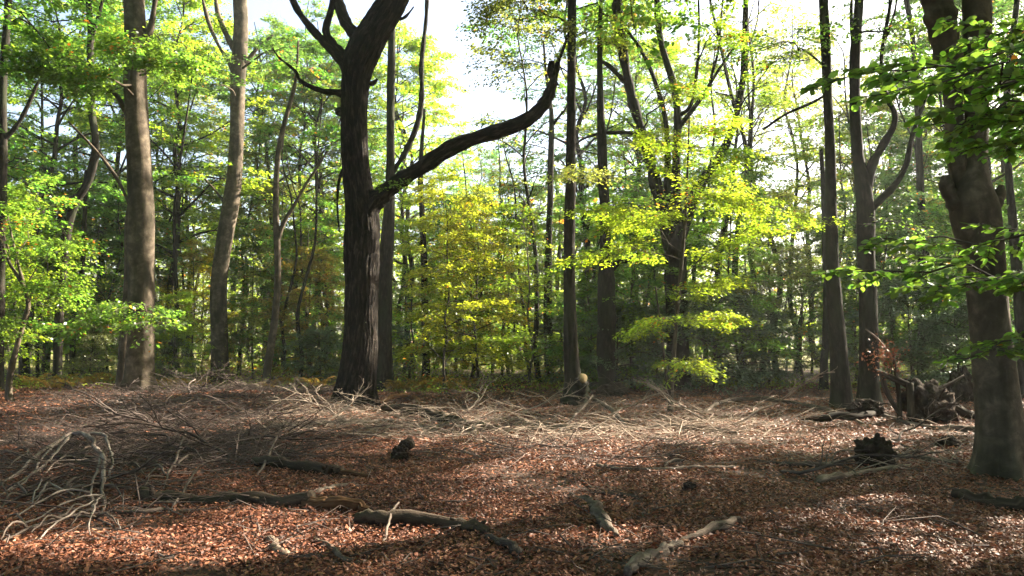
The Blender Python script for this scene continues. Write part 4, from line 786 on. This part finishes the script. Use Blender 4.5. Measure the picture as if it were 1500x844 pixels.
# ------------------------------------------------------------------ dead wood on the floor
def crooked(buf, rng, p, d, ln, r0, depth, kids, m=0, flat=0.5, seg=6):
    n = max(5, int(ln / 0.15)); pts = [np.array(p, float)]; d = norm(d); kink = 0.32
    for i in range(n):
        d = norm(d + rng.normal(0, kink, 3) * [1, 1, flat]); pts.append(pts[-1] + d * ln / n)
    pts = np.array(pts); tube(buf, pts, np.linspace(r0, max(0.003, r0 * 0.3), n + 1), seg, m, None, True, True)
    if depth:
        for k in range(kids):
            u = rng.uniform(0.2, 0.95); j = min(int(u * n), n - 1); dd = norm(pts[j + 1] - pts[j]); a = rng.choice([-1, 1]) * R_(rng.uniform(25, 65)); ca, sa = math.cos(a), math.sin(a)
            e = norm([dd[0] * ca - dd[1] * sa, dd[0] * sa + dd[1] * ca, dd[2] + rng.uniform(-0.15, 0.55) * flat]); crooked(buf, rng, pts[j], e, ln * rng.uniform(0.25, 0.5) * (1.1 - u * 0.4), max(0.004, r0 * (1 - 0.6 * u) * 0.6), depth - 1, max(2, kids - 2), m, flat, max(4, seg - 1))
def branch_mesh(seed, ln, r0, kids, depth=2, flat=0.28):
    r_ = np.random.default_rng(seed); b = Buf(); crooked(b, r_, (0, 0, r0 * 0.8), (1, 0, 0.03), ln, r0, depth, kids, 0, flat)
    for V in b.V: V[:, 2] = np.where(V[:, 2] < 0.01, 0.01 + (V[:, 2] - 0.01) * 0.15, V[:, 2])
    return b.mesh('dead_branch', [M_DEAD])
DBM = [branch_mesh(500 + k, *[(2.6, .028, 7), (2.2, .022, 6), (3.2, .036, 7), (1.8, .018, 6), (2.4, .030, 5), (1.5, .014, 5)][k % 6]) for k in range(10)]
STK = [branch_mesh(540 + k, 0.7 + 0.1 * k, 0.011, 1, 1, 0.3) for k in range(6)]
SUNLIT_TINT = (1.5, 1.38, 1.26, 1); GREY = (0.58, 0.53, 0.53, 1); DIM = (0.32, 0.27, 0.26, 1)  # zone tints: sunlight put into the palest, shade into the dimmest
rb = np.random.default_rng(31)
ZONES = [  # x0, x1, y0, y1, count, meshes, size, tint, where it lies, group
 (0, 230, 655, 745, 13, DBM, 0.7, GREY, 'the left foreground tangle', 'branches tangled at the left foreground'),
 (120, 420, 592, 640, 32, DBM, 1.0, GREY, 'the brush heap below the broad beech', 'branches of the brush heap below the broad beech'),
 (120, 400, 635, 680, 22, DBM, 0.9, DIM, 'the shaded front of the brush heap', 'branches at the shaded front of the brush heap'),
 (240, 480, 575, 592, 16, DBM, 1.0, DIM, 'the heap left of the oak', 'branches heaped left of the oak'),
 (380, 730, 602, 645, 18, DBM, 0.85, SUNLIT_TINT, 'the sunlit strip before the oak', 'sunlit branches in front of the oak'),
 (740, 1110, 600, 645, 20, DBM, 0.8, SUNLIT_TINT, 'the sunlit strip before the sapling', 'sunlit branches before the sapling'),
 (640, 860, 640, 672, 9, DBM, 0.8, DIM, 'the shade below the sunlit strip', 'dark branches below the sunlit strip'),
 (1100, 1430, 602, 690, 14, DBM, 0.7, GREY, 'the floor around the root stumps', 'branches around the root stumps'),
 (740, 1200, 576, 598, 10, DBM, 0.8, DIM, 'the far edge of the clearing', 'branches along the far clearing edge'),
 (60, 1370, 700, 835, 32, STK, 0.8, GREY, 'the foreground leaf litter', 'loose sticks on the leaf litter'),
]
for x0, x1, y0, y1, n, ms, sz, tint, where, grp in ZONES:
    for i in range(n):
        x, y = rb.uniform(x0, x1), rb.uniform(y0, y1); p = ground_at(x, y); s = sz * rb.uniform(0.6, 1.15); mi = int(rb.integers(len(ms)))
        o = put('dead_stick' if ms is STK else 'dead_branch', ms[mi], None, p - [0, 0, 0.01]); v = rb.uniform(0.7, 1.2); rz = rb.choice([0, math.pi]) + rb.normal(0, 0.7)
        o.rotation_euler = (rb.normal(0, 0.08), rb.normal(0, 0.05) - (0.07 if ms is DBM and y0 < 640 and x0 > 600 and rb.random() < 0.3 else 0), rz); o.scale = (s, s, s); o.color = (tint[0] * v, tint[1] * v, tint[2] * v, 1)
        u = (x - x0) / (x1 - x0); c = abs(math.cos(rz)); side = ['left end', 'left part', 'middle', 'right part', 'right end'][min(4, int(u * 5))]
        row = 'back' if (y - y0) / (y1 - y0) < 0.5 else 'front'
        if ms is STK:
            mark = min([(300, 'long rotten log'), (620, 'short mossy log'), (880, 'stubby grey branch'), (1010, 'pale snapped branch'), (1265, 'long thin stick'), (1450, 'half buried log')], key=lambda q: abs(q[0] - x)); rel = 'left' if x < mark[0] else 'right'
            lab = f"{'darker' if v < .95 else 'paler'} thin stick lying {'crosswise' if c > .75 else 'aslant'} {'behind' if y < 750 else 'before'} and {rel} of the {mark[1]}"
        else:
            lab = f"{'short' if s < sz * .85 else 'long'} {'darker' if v < .9 else 'paler'} branch lying {'crosswise' if c > .8 else 'aslant'}, {row} {side} of {where}"
        tag(o, lab, 'stick' if ms is STK else 'branch', grp)
def build_brush(seed, zones, tint, label):
    rng = np.random.default_rng(seed); b = Buf()
    for x0, x1, y0, y1, n, up in zones:
        for i in range(n):
            x, y = rng.uniform(x0, x1), rng.uniform(y0, y1); p = ground_at(x, y); a = rng.random() * 6.28; l = rng.uniform(0.25, 1.2) * (0.5 if up < .1 else 1); z = abs(rng.normal(0, up)); z2 = rng.random() ** 3 * up * 0.5
            d = np.array([math.cos(a) * 1.3, math.sin(a), z]); p = p + [0, 0, 0.01 + z2]; mid = p + d * l * 0.5 + rng.normal(0, .16, 3) * l * [1.4, 1.4, .8]; r0 = rng.uniform(.003, .013) ** 1.25 * 2.3
            P = np.array([p, mid, (mid + p + d * l) / 2 + rng.normal(0, .15, 3) * l * [1, 1, .6], p + d * l + rng.normal(0, .06, 3)]); P[:, 2] = np.maximum(P[:, 2], gz(P[:, 0], P[:, 1]) + 0.012)
            tube(b, P, [r0, r0 * .8, r0 * .55, 0.002], 3, close=False)
            for q in (P[1], P[2])[:rng.integers(0, 3)]:
                e = d + rng.normal(0, .5, 3) * [1, 1, .4]; tube(b, np.array([q, q + e * l * .2, q + e * l * .35 + rng.normal(0, .03, 3)]), [r0 * .6, r0 * .5, .002], 3, close=False)
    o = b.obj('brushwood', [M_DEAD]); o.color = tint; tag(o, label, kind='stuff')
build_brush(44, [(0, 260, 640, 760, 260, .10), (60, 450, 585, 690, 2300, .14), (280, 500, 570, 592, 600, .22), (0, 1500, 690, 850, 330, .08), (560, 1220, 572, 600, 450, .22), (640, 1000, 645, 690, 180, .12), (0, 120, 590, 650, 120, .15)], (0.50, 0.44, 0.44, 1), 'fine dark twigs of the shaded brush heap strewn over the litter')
build_brush(45, [(370, 740, 600, 648, 520, .12), (720, 1110, 598, 652, 480, .18), (1100, 1440, 600, 690, 170, .15)], (1.4, 1.27, 1.15, 1), 'fine twigs strewn along the sunlit strip, sunlight put into their pale tint')  # the strip's sunlight is put into this paler twig tint

def log_path(pts, lift=0.75, jag=None):
    W = []
    for x, y, wd, *h in pts:
        p = ground_at(x, y); r = 0.5 * wd * p[1] / F; p[2] += r * lift + (h[0] if h else 0); W.append([*p, r])
    W = catmull(np.array(W), 5)
    if jag is not None:     # knees and bumps of real dead wood
        n = len(W); k = np.cumsum(jag.normal(0, 1, (n, 3)), 0); k -= np.linspace(0, 1, n)[:, None] * k[-1]; W[:, :3] += k * np.maximum(W[:, 3:4], 0.022) * [0.42, 0.42, 0.2]; W[:, 3] *= 1 + jag.uniform(-.2, .2, n)
    return W[:, :3], W[:, 3]
def log(name, label, pts, mat=M_LOG, tint=(.55, .5, .47, 1), seg=14, seed=1, twigs=(), end=None, cat='log', knots=0):
    P, r = log_path([(q[0], q[1], q[2] * (1.3 if mat is M_LOG else 1.0), *q[3:]) for q in pts], 1.15 if mat is M_LOG else 0.8, np.random.default_rng(seed + 70)); c = P[0].copy(); c[2] = float(gz(c[0], c[1])); o = root(name, c, label, cat); rng = np.random.default_rng(seed)
    b = Local(c); tube(b, P, r, seg, 0, flare(seed, -99, 0, 1, 5, 0.06), True, True)
    for k in range(knots):
        j = rng.integers(2, len(P) - 2); d = norm([rng.normal(), -abs(rng.normal()), abs(rng.normal()) + 0.3]); tube(b, np.array([P[j], P[j] + d * r[j] * 1.5, P[j] + d * r[j] * 2.1]), [r[j] * 0.5, r[j] * 0.4, r[j] * 0.2], 8)
    ob = b.obj('stem', [mat], o); ob.color = tint if mat is not M_DEAD else (tint[0] * .62, tint[1] * .60, tint[2] * .58, 1)
    for t in twigs:
        tb = Local(c); Q, rq = log_path(t, 0.75, rng); tube(tb, Q, rq, 7, 0, None, True, True); x = tb.obj('twig', [M_DEAD], o); x.color = (0.55, 0.5, 0.47, 1) if tint[0] < 1.5 else (1.0, .95, .93, 1)
    if end:
        eb = Local(c); Q, rq = log_path(end, 1.1, rng); tube(eb, Q, rq, 16, 0, flare(seed + 2, -99, 0, 1, 7, 0.16), True, True); tube(eb, Q[1:] + [0, -.03, rq[0] * .5], rq[1:] * np.linspace(.5, .25, len(rq) - 1), 7, 0, flare(seed, -99, 0, 1, 5, 0.2), True, True); eb.obj('broken_end', [M_WOOD], o).color = (.22, .16, .125, 1)
    return o
log('fallen_log', 'long dark rotten log with a broken paler end, lying left foreground', [(208, 733, 14), (240, 736, 18), (290, 740, 19), (345, 744, 18), (400, 747, 18), (455, 751, 15)], seed=3, knots=2,
    end=[(450, 750, 15), (490, 755, 16), (520, 758, 15), (540, 760, 10)], twigs=[[(160, 752, 5), (210, 754, 6), (250, 750, 6), (300, 756, 6), (335, 748, 5), (345, 740, 3)], [(245, 752, 4), (262, 738, 4, .06), (290, 715, 2, .2)]])
log('fallen_log', 'dark log with flaking bark lying left of centre behind the long rotten log', [(372, 688, 9), (400, 692, 12), (440, 697, 14), (480, 699, 13), (500, 700, 11)], seed=4, knots=1, end=[(498, 700, 8), (520, 703, 7), (545, 707, 4)], twigs=[[(375, 705, 4), (392, 690, 4, .1), (405, 672, 3, .25)]])
log('fallen_log', 'short dark mossy log in the centre foreground with a pale twig across it', [(524, 776, 13), (560, 779, 15), (610, 782, 16), (660, 787, 15), (700, 793, 13), (715, 798, 9)], seed=5, knots=2, twigs=[[(562, 806, 4), (566, 790, 4, .05), (575, 778, 4, .12), (584, 770, 3, .16)], [(712, 795, 4), (735, 808, 3), (752, 824, 3)]])
log('fallen_branch', 'stubby tapering grey branch pointing away in the centre foreground', [(905, 797, 8), (893, 788, 15), (880, 776, 17), (868, 764, 16), (858, 752, 12), (846, 744, 8), (835, 739, 6)], M_DEAD, (.72, .68, .64, 1), seed=6, cat='branch', end=[(862, 778, 8), (872, 770, 9), (866, 756, 6)])
log('fallen_branch', 'pale snapped branch slanting in from the bottom edge right of centre', [(918, 850, 17), (945, 832, 17), (965, 820, 16), (985, 811, 14), (998, 805, 10)], M_DEAD, (1.0, .97, .92, 1), seed=7, cat='branch', end=[(996, 806, 9), (1003, 803, 6), (1010, 800, 3)])
log('fallen_branch', 'greyish broken branch lying end to end with the pale snapped branch', [(975, 812, 4), (1005, 802, 8), (1030, 797, 11), (1055, 788, 14), (1080, 775, 13), (1086, 773, 9)], M_DEAD, (.85, .78, .72, 1), seed=8, cat='branch')
log('fallen_branch', 'long thin straight grey branch lying crosswise right of centre', [(872, 689, 8), (900, 692, 8), (940, 694, 7), (985, 695, 8), (1030, 691, 7), (1060, 689, 6), (1083, 688, 5)], M_DEAD, (1.2, 1.1, 1.05, 1), seed=9, cat='branch', twigs=[[(968, 690, 4), (980, 684, 5, .03), (1000, 682, 4, .05)]])
log('fallen_branch', 'pale barkless branch lying in front of the small root stump at right', [(1194, 703, 11), (1225, 694, 11), (1260, 687, 10), (1300, 684, 9), (1335, 682, 6)], M_DEAD, (1.3, 1.2, 1.05, 1), seed=10, cat='branch', twigs=[[(1300, 684, 3), (1325, 672, 3, .1), (1345, 668, 2, .12)]])
log('fallen_branch', 'dull branch lying left of the small root stump', [(1105, 676, 5), (1150, 680, 7), (1200, 679, 8), (1258, 671, 8)], M_DEAD, (.62, .58, .56, 1), seed=11, cat='branch')
log('fallen_branch', 'thick grey branch running right from the small root stump', [(1312, 667, 8), (1350, 671, 8), (1385, 677, 8), (1408, 679, 6)], M_DEAD, (.75, .7, .68, 1), seed=12, cat='branch', twigs=[[(1320, 655, 3, .1), (1345, 660, 4), (1370, 676, 3)]])
log('fallen_branch', 'long thin stick lying across the right foreground', [(1150, 742, 4), (1210, 750, 5), (1280, 755, 5), (1340, 757, 5), (1400, 760, 5), (1460, 768, 5), (1510, 775, 5)], M_DEAD, (.6, .52, .48, 1), seed=13, cat='branch', twigs=[[(1280, 756, 3), (1320, 748, 3), (1350, 748, 2)]])
log('fallen_branch', 'pale bleached branch lying between the two root stumps', [(1290, 612, 7), (1320, 618, 8), (1360, 624, 8), (1400, 628, 8), (1436, 631, 8)], M_DEAD, (1.05, .98, .95, 1), seed=14, cat='branch')
log('fallen_branch', 'long thin arching branch along the far floor left of the trunk pair', [(1030, 602, 5), (1050, 596, 6, .05), (1090, 592, 6, .10), (1140, 594, 6, .08), (1190, 600, 6), (1240, 612, 6), (1275, 625, 4)], M_DEAD, (.85, .8, .78, 1), seed=15, cat='branch')
log('fallen_log', 'dark log half buried at the right edge in front of the forked beech', [(1402, 728, 10), (1430, 734, 15), (1470, 740, 14), (1510, 746, 14)], seed=16)
log('wood_chunk', 'short pale chunk of wood lying in the sunlit bottom left strip', [(386, 798, 7), (398, 804, 12), (412, 815, 14), (420, 822, 12)], M_DEAD, (1.1, 1.0, .9, 1), seed=17, cat='branch')
log('wood_chunk', 'bent grey stick lying beside the sunlit bottom strip', [(455, 797, 6), (478, 806, 9), (494, 816, 9), (505, 830, 8), (530, 838, 5)], M_DEAD, (.9, .8, .72, 1), seed=18, cat='branch')
log('wood_chunk', 'small cut log piece lying end on in the centre bottom', [(712, 803, 8), (728, 812, 13), (745, 820, 15), (762, 826, 14)], M_DEAD, (.5, .46, .45, 1), seed=19, cat='log')
log('fallen_branch', 'short straight pale branch between the two dark logs at left', [(446, 736, 5), (470, 731, 8), (490, 726, 8), (508, 720, 7)], M_DEAD, (.95, .9, .85, 1), seed=20, cat='branch')
log('fallen_branch', 'stick lying near the bottom right of centre with a kink', [(840, 700, 4), (880, 735, 5), (905, 738, 5), (940, 745, 4)], M_DEAD, (.6, .55, .52, 1), seed=21, cat='branch')
log('fallen_log', 'rotten half-sunk log left of the root stumps', [(1175, 613, 4), (1200, 616, 7), (1235, 617, 8), (1270, 615, 8), (1288, 612, 5)], tint=(.2, .18, .17, 1), seed=22, knots=1)
log('fallen_log', 'pale sawn log lying in the brush heap left of the oak', [(340, 580, 12), (352, 581, 14), (368, 582, 14), (382, 582, 12)], M_DEAD, (.85, .85, .7, 1), seed=23)
log('bark_slab', 'curled orange-brown slab of bark right of the oak foot', [(556, 594, 4), (572, 591, 7), (590, 589, 8, .02), (606, 590, 7, .01), (622, 596, 4)], M_WOOD, (.38, .25, .18, 1), seed=24, cat='bark')
log('fallen_branch', 'dark fallen bough lying in the shade right of the oak foot', [(560, 608, 6), (600, 610, 11), (640, 618, 11), (680, 622, 8), (730, 628, 5)], seed=25, cat='branch')
log('fallen_branch', 'long pale branch lying along the sunlit strip before the sapling', [(740, 636, 6), (790, 630, 8), (840, 628, 9), (900, 629, 9), (960, 628, 10), (1010, 631, 9), (1080, 636, 7)], M_DEAD, (1.3, 1.2, 1.1, 1), seed=26, cat='branch', twigs=[[(780, 652, 3), (815, 634, 4), (850, 608, 4, .12), (868, 594, 3, .25)], [(862, 594, 5, .22), (890, 602, 6, .15), (905, 612, 6, .08), (925, 628, 5)]])
log('fallen_branch', 'pale sunlit branch lying just left of the sawn-stub tree foot', [(395, 632, 6), (440, 630, 8), (500, 626, 9), (560, 622, 8), (620, 630, 6)], M_DEAD, (1.25, 1.15, 1.1, 1), seed=27, cat='branch') ['label'] = 'pale sunlit branch lying crosswise in front of the oak foot'
# the bleached forked branch arching over the left foreground
Pb = lambda x, y, wd, h=0.0: (x, y, wd, h)
log('fallen_branch', 'bleached crooked branch arching up out of the left tangle', [(0, 716, 4.4), (30, 705, 5.1, .05), (58, 690, 5.1, .14), (84, 676, 5.9, .20), (104, 668, 5.9, .27), (122, 676, 5.9, .30), (134, 690, 5.9, .27), (148, 698, 5.9, .26), (156, 712, 5.9, .22), (158, 728, 5.1, .14), (152, 738, 5.1, .06), (150, 750, 3.7)], M_DEAD, (1.5, 1.42, 1.42, 1), seed=28, cat='branch',
    twigs=[[(104, 668, 4.4, .26), (88, 690, 3.7, .20), (60, 706, 3.7, .12), (20, 722, 3.0, .05), (-10, 735, 3.0)], [(84, 676, 3.7, .2), (60, 696, 3.0, .16), (40, 716, 3.0, .1), (5, 726, 2.3)], [(120, 674, 4.4, .3), (146, 676, 4.4, .3), (160, 688, 3.7, .26), (166, 704, 3.7, .2), (160, 716, 3.0, .1)], [(148, 700, 3.7, .25), (140, 722, 3.7, .15), (132, 742, 3.7, .06), (136, 752, 3.0)],
           [(152, 738, 3.0, .06), (120, 746, 3.0, .1), (80, 758, 3.0, .08), (40, 772, 3.0, .04), (-5, 782, 2.3)], [(130, 742, 3.0, .1), (90, 744, 3.0, .12), (55, 756, 3.0, .08), (10, 768, 2.3)], [(140, 750, 3.0, .1), (105, 768, 3.0, .12), (75, 785, 3.0, .08), (50, 800, 2.3)], [(150, 745, 3.0, .1), (138, 765, 3.0, .14), (130, 788, 2.3, .06), (140, 800, 2.3)], [(110, 745, 2.3, .1), (70, 738, 3.0, .16), (56, 748, 2.3, .1), (20, 752, 2.3)], [(62, 720, 3.0, .12), (56, 742, 2.3, .14), (46, 752, 2.3, .04)], [(160, 752, 3.0), (172, 776, 2.3, .05), (168, 795, 2.3)]])
for lab, pts in [('grey twiggy branch lying lowest in the left foreground tangle', [(-10, 800, 3.6), (40, 786, 4.3, .05), (90, 772, 4.3, .08), (140, 770, 3.6, .05), (175, 782, 2.9)]), ('thin pale branch sweeping from the left edge under the bleached one', [(-10, 755, 3.6), (40, 742, 3.6, .06), (90, 735, 4.3, .08), (150, 728, 4.3, .06), (220, 722, 2.9)]), ('crooked grey branch at the back of the left tangle', [(-10, 690, 4.3), (50, 684, 4.3, .06), (110, 686, 5.0, .05), (180, 690, 4.3, .05), (230, 684, 2.9)]), ('kinked pale branch standing up between tangle and long rotten log', [(238, 730, 2.9), (244, 712, 3.6, .08), (258, 692, 3.6, .15), (266, 672, 2.9, .22), (272, 664, 2.2, .2)])]:
    x0, y0 = pts[0][:2]
    log('fallen_branch', lab, pts, M_DEAD, (.85, .8, .8, 1), seed=60 + len(lab), cat='branch', twigs=[[(pts[k][0], pts[k][1], 4, .06), (pts[k][0] + dx * .5, pts[k][1] + dy * .5, 3, .14), (pts[k][0] + dx, pts[k][1] + dy, 2, .06)] for k, dx, dy in ((1, -40, 18), (1, -30, -16), (2, -45, 20), (2, 36, -18), (3, 30, 14.4), (3, -38, 14))])

def lump(buf, c, rx, ry, rz, seed, amp=0.25, m=0, nu=20, nv=12):
    rng = np.random.default_rng(seed); k = rng.normal(0, 2.6, (9, 3)); ph = rng.random(9) * 6.28
    u = np.linspace(0, 2 * math.pi, nu, endpoint=False); v = np.linspace(0.02, math.pi - 0.02, nv); U, V = np.meshgrid(u, v)
    D = np.stack([np.cos(U) * np.sin(V), np.sin(U) * np.sin(V), np.cos(V)], -1).reshape(-1, 3)
    s = 1 + amp * sum(np.sin(D @ k[i] * (1 + 0.25 * i) + ph[i]) / (1 + 0.25 * i) for i in range(9)) * 0.5
    s = s * (1 + 0.035 * np.sin(D @ k[0] * 3 + ph[1]) * np.sin(D @ k[3] * 3) + rng.normal(0, 0.022, len(s)))
    P = np.asarray(c) + D * s[:, None] * [rx, ry, rz]
    i = np.arange(nv - 1)[:, None] * nu; j = np.arange(nu)[None, :]; j2 = (j + 1) % nu
    buf.add(P, np.stack([i + j, i + nu + j, i + nu + j2, i + j2], -1).reshape(-1, 4), m, D * s[:, None] * [rx, ry, rz])
def stump(name, label, x, y, wpx, hpx, seed, nroots=9, up=0.5, depth=0.6, extra=()):
    p = ground_at(x, y); k = p[1] / F; o = root(name, p, label, 'stump'); rng = np.random.default_rng(seed); b = Buf()
    rx, rz = wpx * k * 0.42, hpx * k * 0.5; lump(b, (0, 0, rz * 0.8), rx, rx * depth, rz, seed, 0.36, 0, 44, 28); lump(b, (rx * .4, -rx * .2, rz * 0.5), rx * .6, rx * .5, rz * .6, seed + 1, 0.5)
    b.obj('stump_body', [M_ROOT], o)
    for i in range(nroots):
        a = rng.random() * 6.28; rbf = Buf(); d = norm([math.cos(a), math.sin(a) * 0.6, rng.uniform(-0.3, up)]); crooked(rbf, rng, np.array([0, 0, rz * rng.uniform(.5, 1.1)]) + d * rx * 0.5, d, rx * rng.uniform(0.5, 1.1), rx * 0.08, 2, 4, 0, 0.9, 6); rbf.obj('root', [M_ROOT], o)
    return o, p, k
stump('root_stump', 'small dark upturned root stump between the pale branches at right', 1283, 678, 62, 46, 3, 9, 0.25)
stump('root_stump', 'small black root stump with a snapped stub in the middle of the clearing', 586, 679, 26, 24, 5, 4, 0.5, extra=())
p_ = ground_at(592, 668); b_ = Local(p_); k_ = p_[1] / F; tube(b_, np.array([p_ + [-.05, .1, .03], p_ + [0, 0, 9 * k_], p_ + [10 * k_, -.06, 14 * k_]]), [9 * k_, 10 * k_, 9 * k_], 12, 0, flare(3, -99, 0, 1, 5, .1), True)
so = [o for o in COL.objects if o.get('label', '').startswith('small black root stump')][0]; b_.o = np.array(so.location); b_2 = Buf()
V_ = [v + p_ - np.array(so.location) for v in b_.b.V]; b_.b.V = V_; b_.b.obj('stub', [M_ROOT], so)
stump('root_stump', 'low dark mound of roots at the foot of the trunk pair', 1268, 612, 60, 26, 7, 6, 0.4)
stump('clod', 'small dark clod of peat lying right of the long grey branch', 1008, 728, 20, 16, 9, 0)
stump('clod', 'small dark root clod near the left foot of the forked beech', 1390, 650, 34, 16, 10, 4, 0.3)
stump('root_stump', 'broad dark stump in the gap left of the forked beech', 1408, 592, 44, 52, 11, 3, 0.3)
stump('root_stump', 'low black stump at the foot of the gnarled trunk', 900, 582, 40, 22, 12, 4, 0.4)
o, p, k = stump('uprooted_stump', 'dark uprooted root plate with snapped limbs at right, left of the forked beech', 1356, 617, 78, 56, 14, 18, 0.7, 0.5)
def part(name, pts, Y, mat, tint=(.5, .46, .44, 1), seg=10, rough=0.06):
    b = Local(p); Q, r = traced(pts, Y, 6); tube(b, Q, r, seg, 0, flare(len(pts), -99, 0, 1, 5, rough), True, True); x = b.obj(name, [mat], o); x.color = tint
Yu = p[1]
part('limb', [(1276, 541, 8), (1292, 548, 10), (1312, 556, 11), (1335, 566, 12), (1360, 576, 14)], Yu, M_LOG)
part('limb', [(1292, 548, 8), (1296, 568, 8, -.1), (1306, 588, 7, -.2), (1318, 608, 6, -.3)], Yu, M_LOG)
part('limb', [(1318, 614, 9, -.2), (1317, 585, 8), (1313, 550, 7), (1308, 520, 5)], Yu, M_LOG)
part('limb', [(1334, 612, 11, -.3), (1334, 585, 12, -.2), (1333, 562, 12, -.1)], Yu, M_LOG)
part('limb', [(1365, 580, 18), (1390, 592, 18), (1415, 606, 16), (1440, 613, 12), (1450, 615, 8)], Yu, M_LOG)
part('twig', [(1268, 482, 2), (1284, 495, 3), (1298, 512, 4), (1308, 528, 4), (1314, 545, 3)], Yu, M_DEAD, (1.1, 1, .95, 1))
part('twig', [(1362, 574, 5), (1392, 562, 5), (1412, 550, 3)], Yu, M_DEAD)
sp_b = Local(p); rng = np.random.default_rng(8); n = 260; Pq = np.array([at(*xy, Yu - 0.1 + rng.normal(0, .12)) for xy in np.stack([rng.normal(1296, 14, n), rng.normal(524, 14, n)], 1)])
leaves(sp_b, Pq, rng.normal(0, 1, (n, 3)), norm(rng.normal(0, 1, (n, 3)) + 1e-3), rng.uniform(.04, .08, n), rng.uniform(.02, .05, n), np.stack([rng.uniform(.4, .9, n), rng.random(n), rng.random(n)], 1))
tag(sp_b.obj('withered_leaves', [M_LITTER], o), kind='stuff')

# ------------------------------------------------------------------ unseen trees added beyond the right edge for shade, crowns cut for sun patches
for i, (X, Y, H, R, h0, c, lab) in enumerate([(10.5, 8.5, 16, 5.5, 5, GREEN, 'shade tree added just right of the forked beech'), (15, 12, 17, 5.5, 3, GREEN, 'shade tree added deeper in the wood at right'), (12, 3.5, 16, 5.5, 3.5, GREEN, 'shade tree added beside the camera at right'), (18.5, 7.5, 17, 5.5, 3, GREEN, 'shade tree added far out at right'),
                                        (22, 16, 18, 6, 3, GREEN, 'shade tree added at the outer right of the wood'), (27, 22, 18, 6, 3, GREEN, 'shade tree added behind the others at right'), (17.5, 19.0, 17, 5.5, 5, GREEN, 'shade tree added just beyond the right edge'), (29, 14, 18, 6, 3, GREEN, 'outermost added shade tree at right'), (35, 25, 18, 6, 3, GREEN, 'shade tree added at the farthest right')]):
    Z0 = float(gz(X, Y)); org = np.array([X, Y, Z0]); tb, cb = gen_tree(700 + i, H, 0.2, h0, R, 24, (5, 60), 8, 4, 22, 0.19, sh_tall, M_DARK, 0.3, keep=lambda q, org=org: ~in_sun_way(q + org))
    o = root('tall_tree', org, lab, 'tree', 'unseen trees added beyond the right edge for shade'); tb.obj('trunk', [M_DARK], o); c_ = cb.obj('crown', [M_LEAF, M_TWIG], o); c_.color = c

# ------------------------------------------------------------------ thin autumn haze in the wood
def build_haze():
    x0, x1, y0, y1, z0, z1 = -262, 262, -102, 322, -1.2, 28
    V = [(x, y, z) for z in (z0, z1) for y in (y0, y1) for x in (x0, x1)]
    b = Buf(); b.add(V, [[0, 2, 3, 1], [4, 5, 7, 6], [0, 1, 5, 4], [2, 6, 7, 3], [0, 4, 6, 2], [1, 3, 7, 5]])
    m, nt, N, Lk = new_mat('haze'); v = N('ShaderNodeVolumePrincipled'); v.inputs['Color'].default_value = (0.95, 0.97, 1.0, 1); v.inputs['Density'].default_value = 0.0006; v.inputs['Anisotropy'].default_value = 0.35
    o = N('ShaderNodeOutputMaterial'); Lk(v.outputs[0], o.inputs['Volume']); tag(b.obj('haze', [m], smooth=False), 'thin pale haze hanging in the wood', kind='stuff')
build_haze()
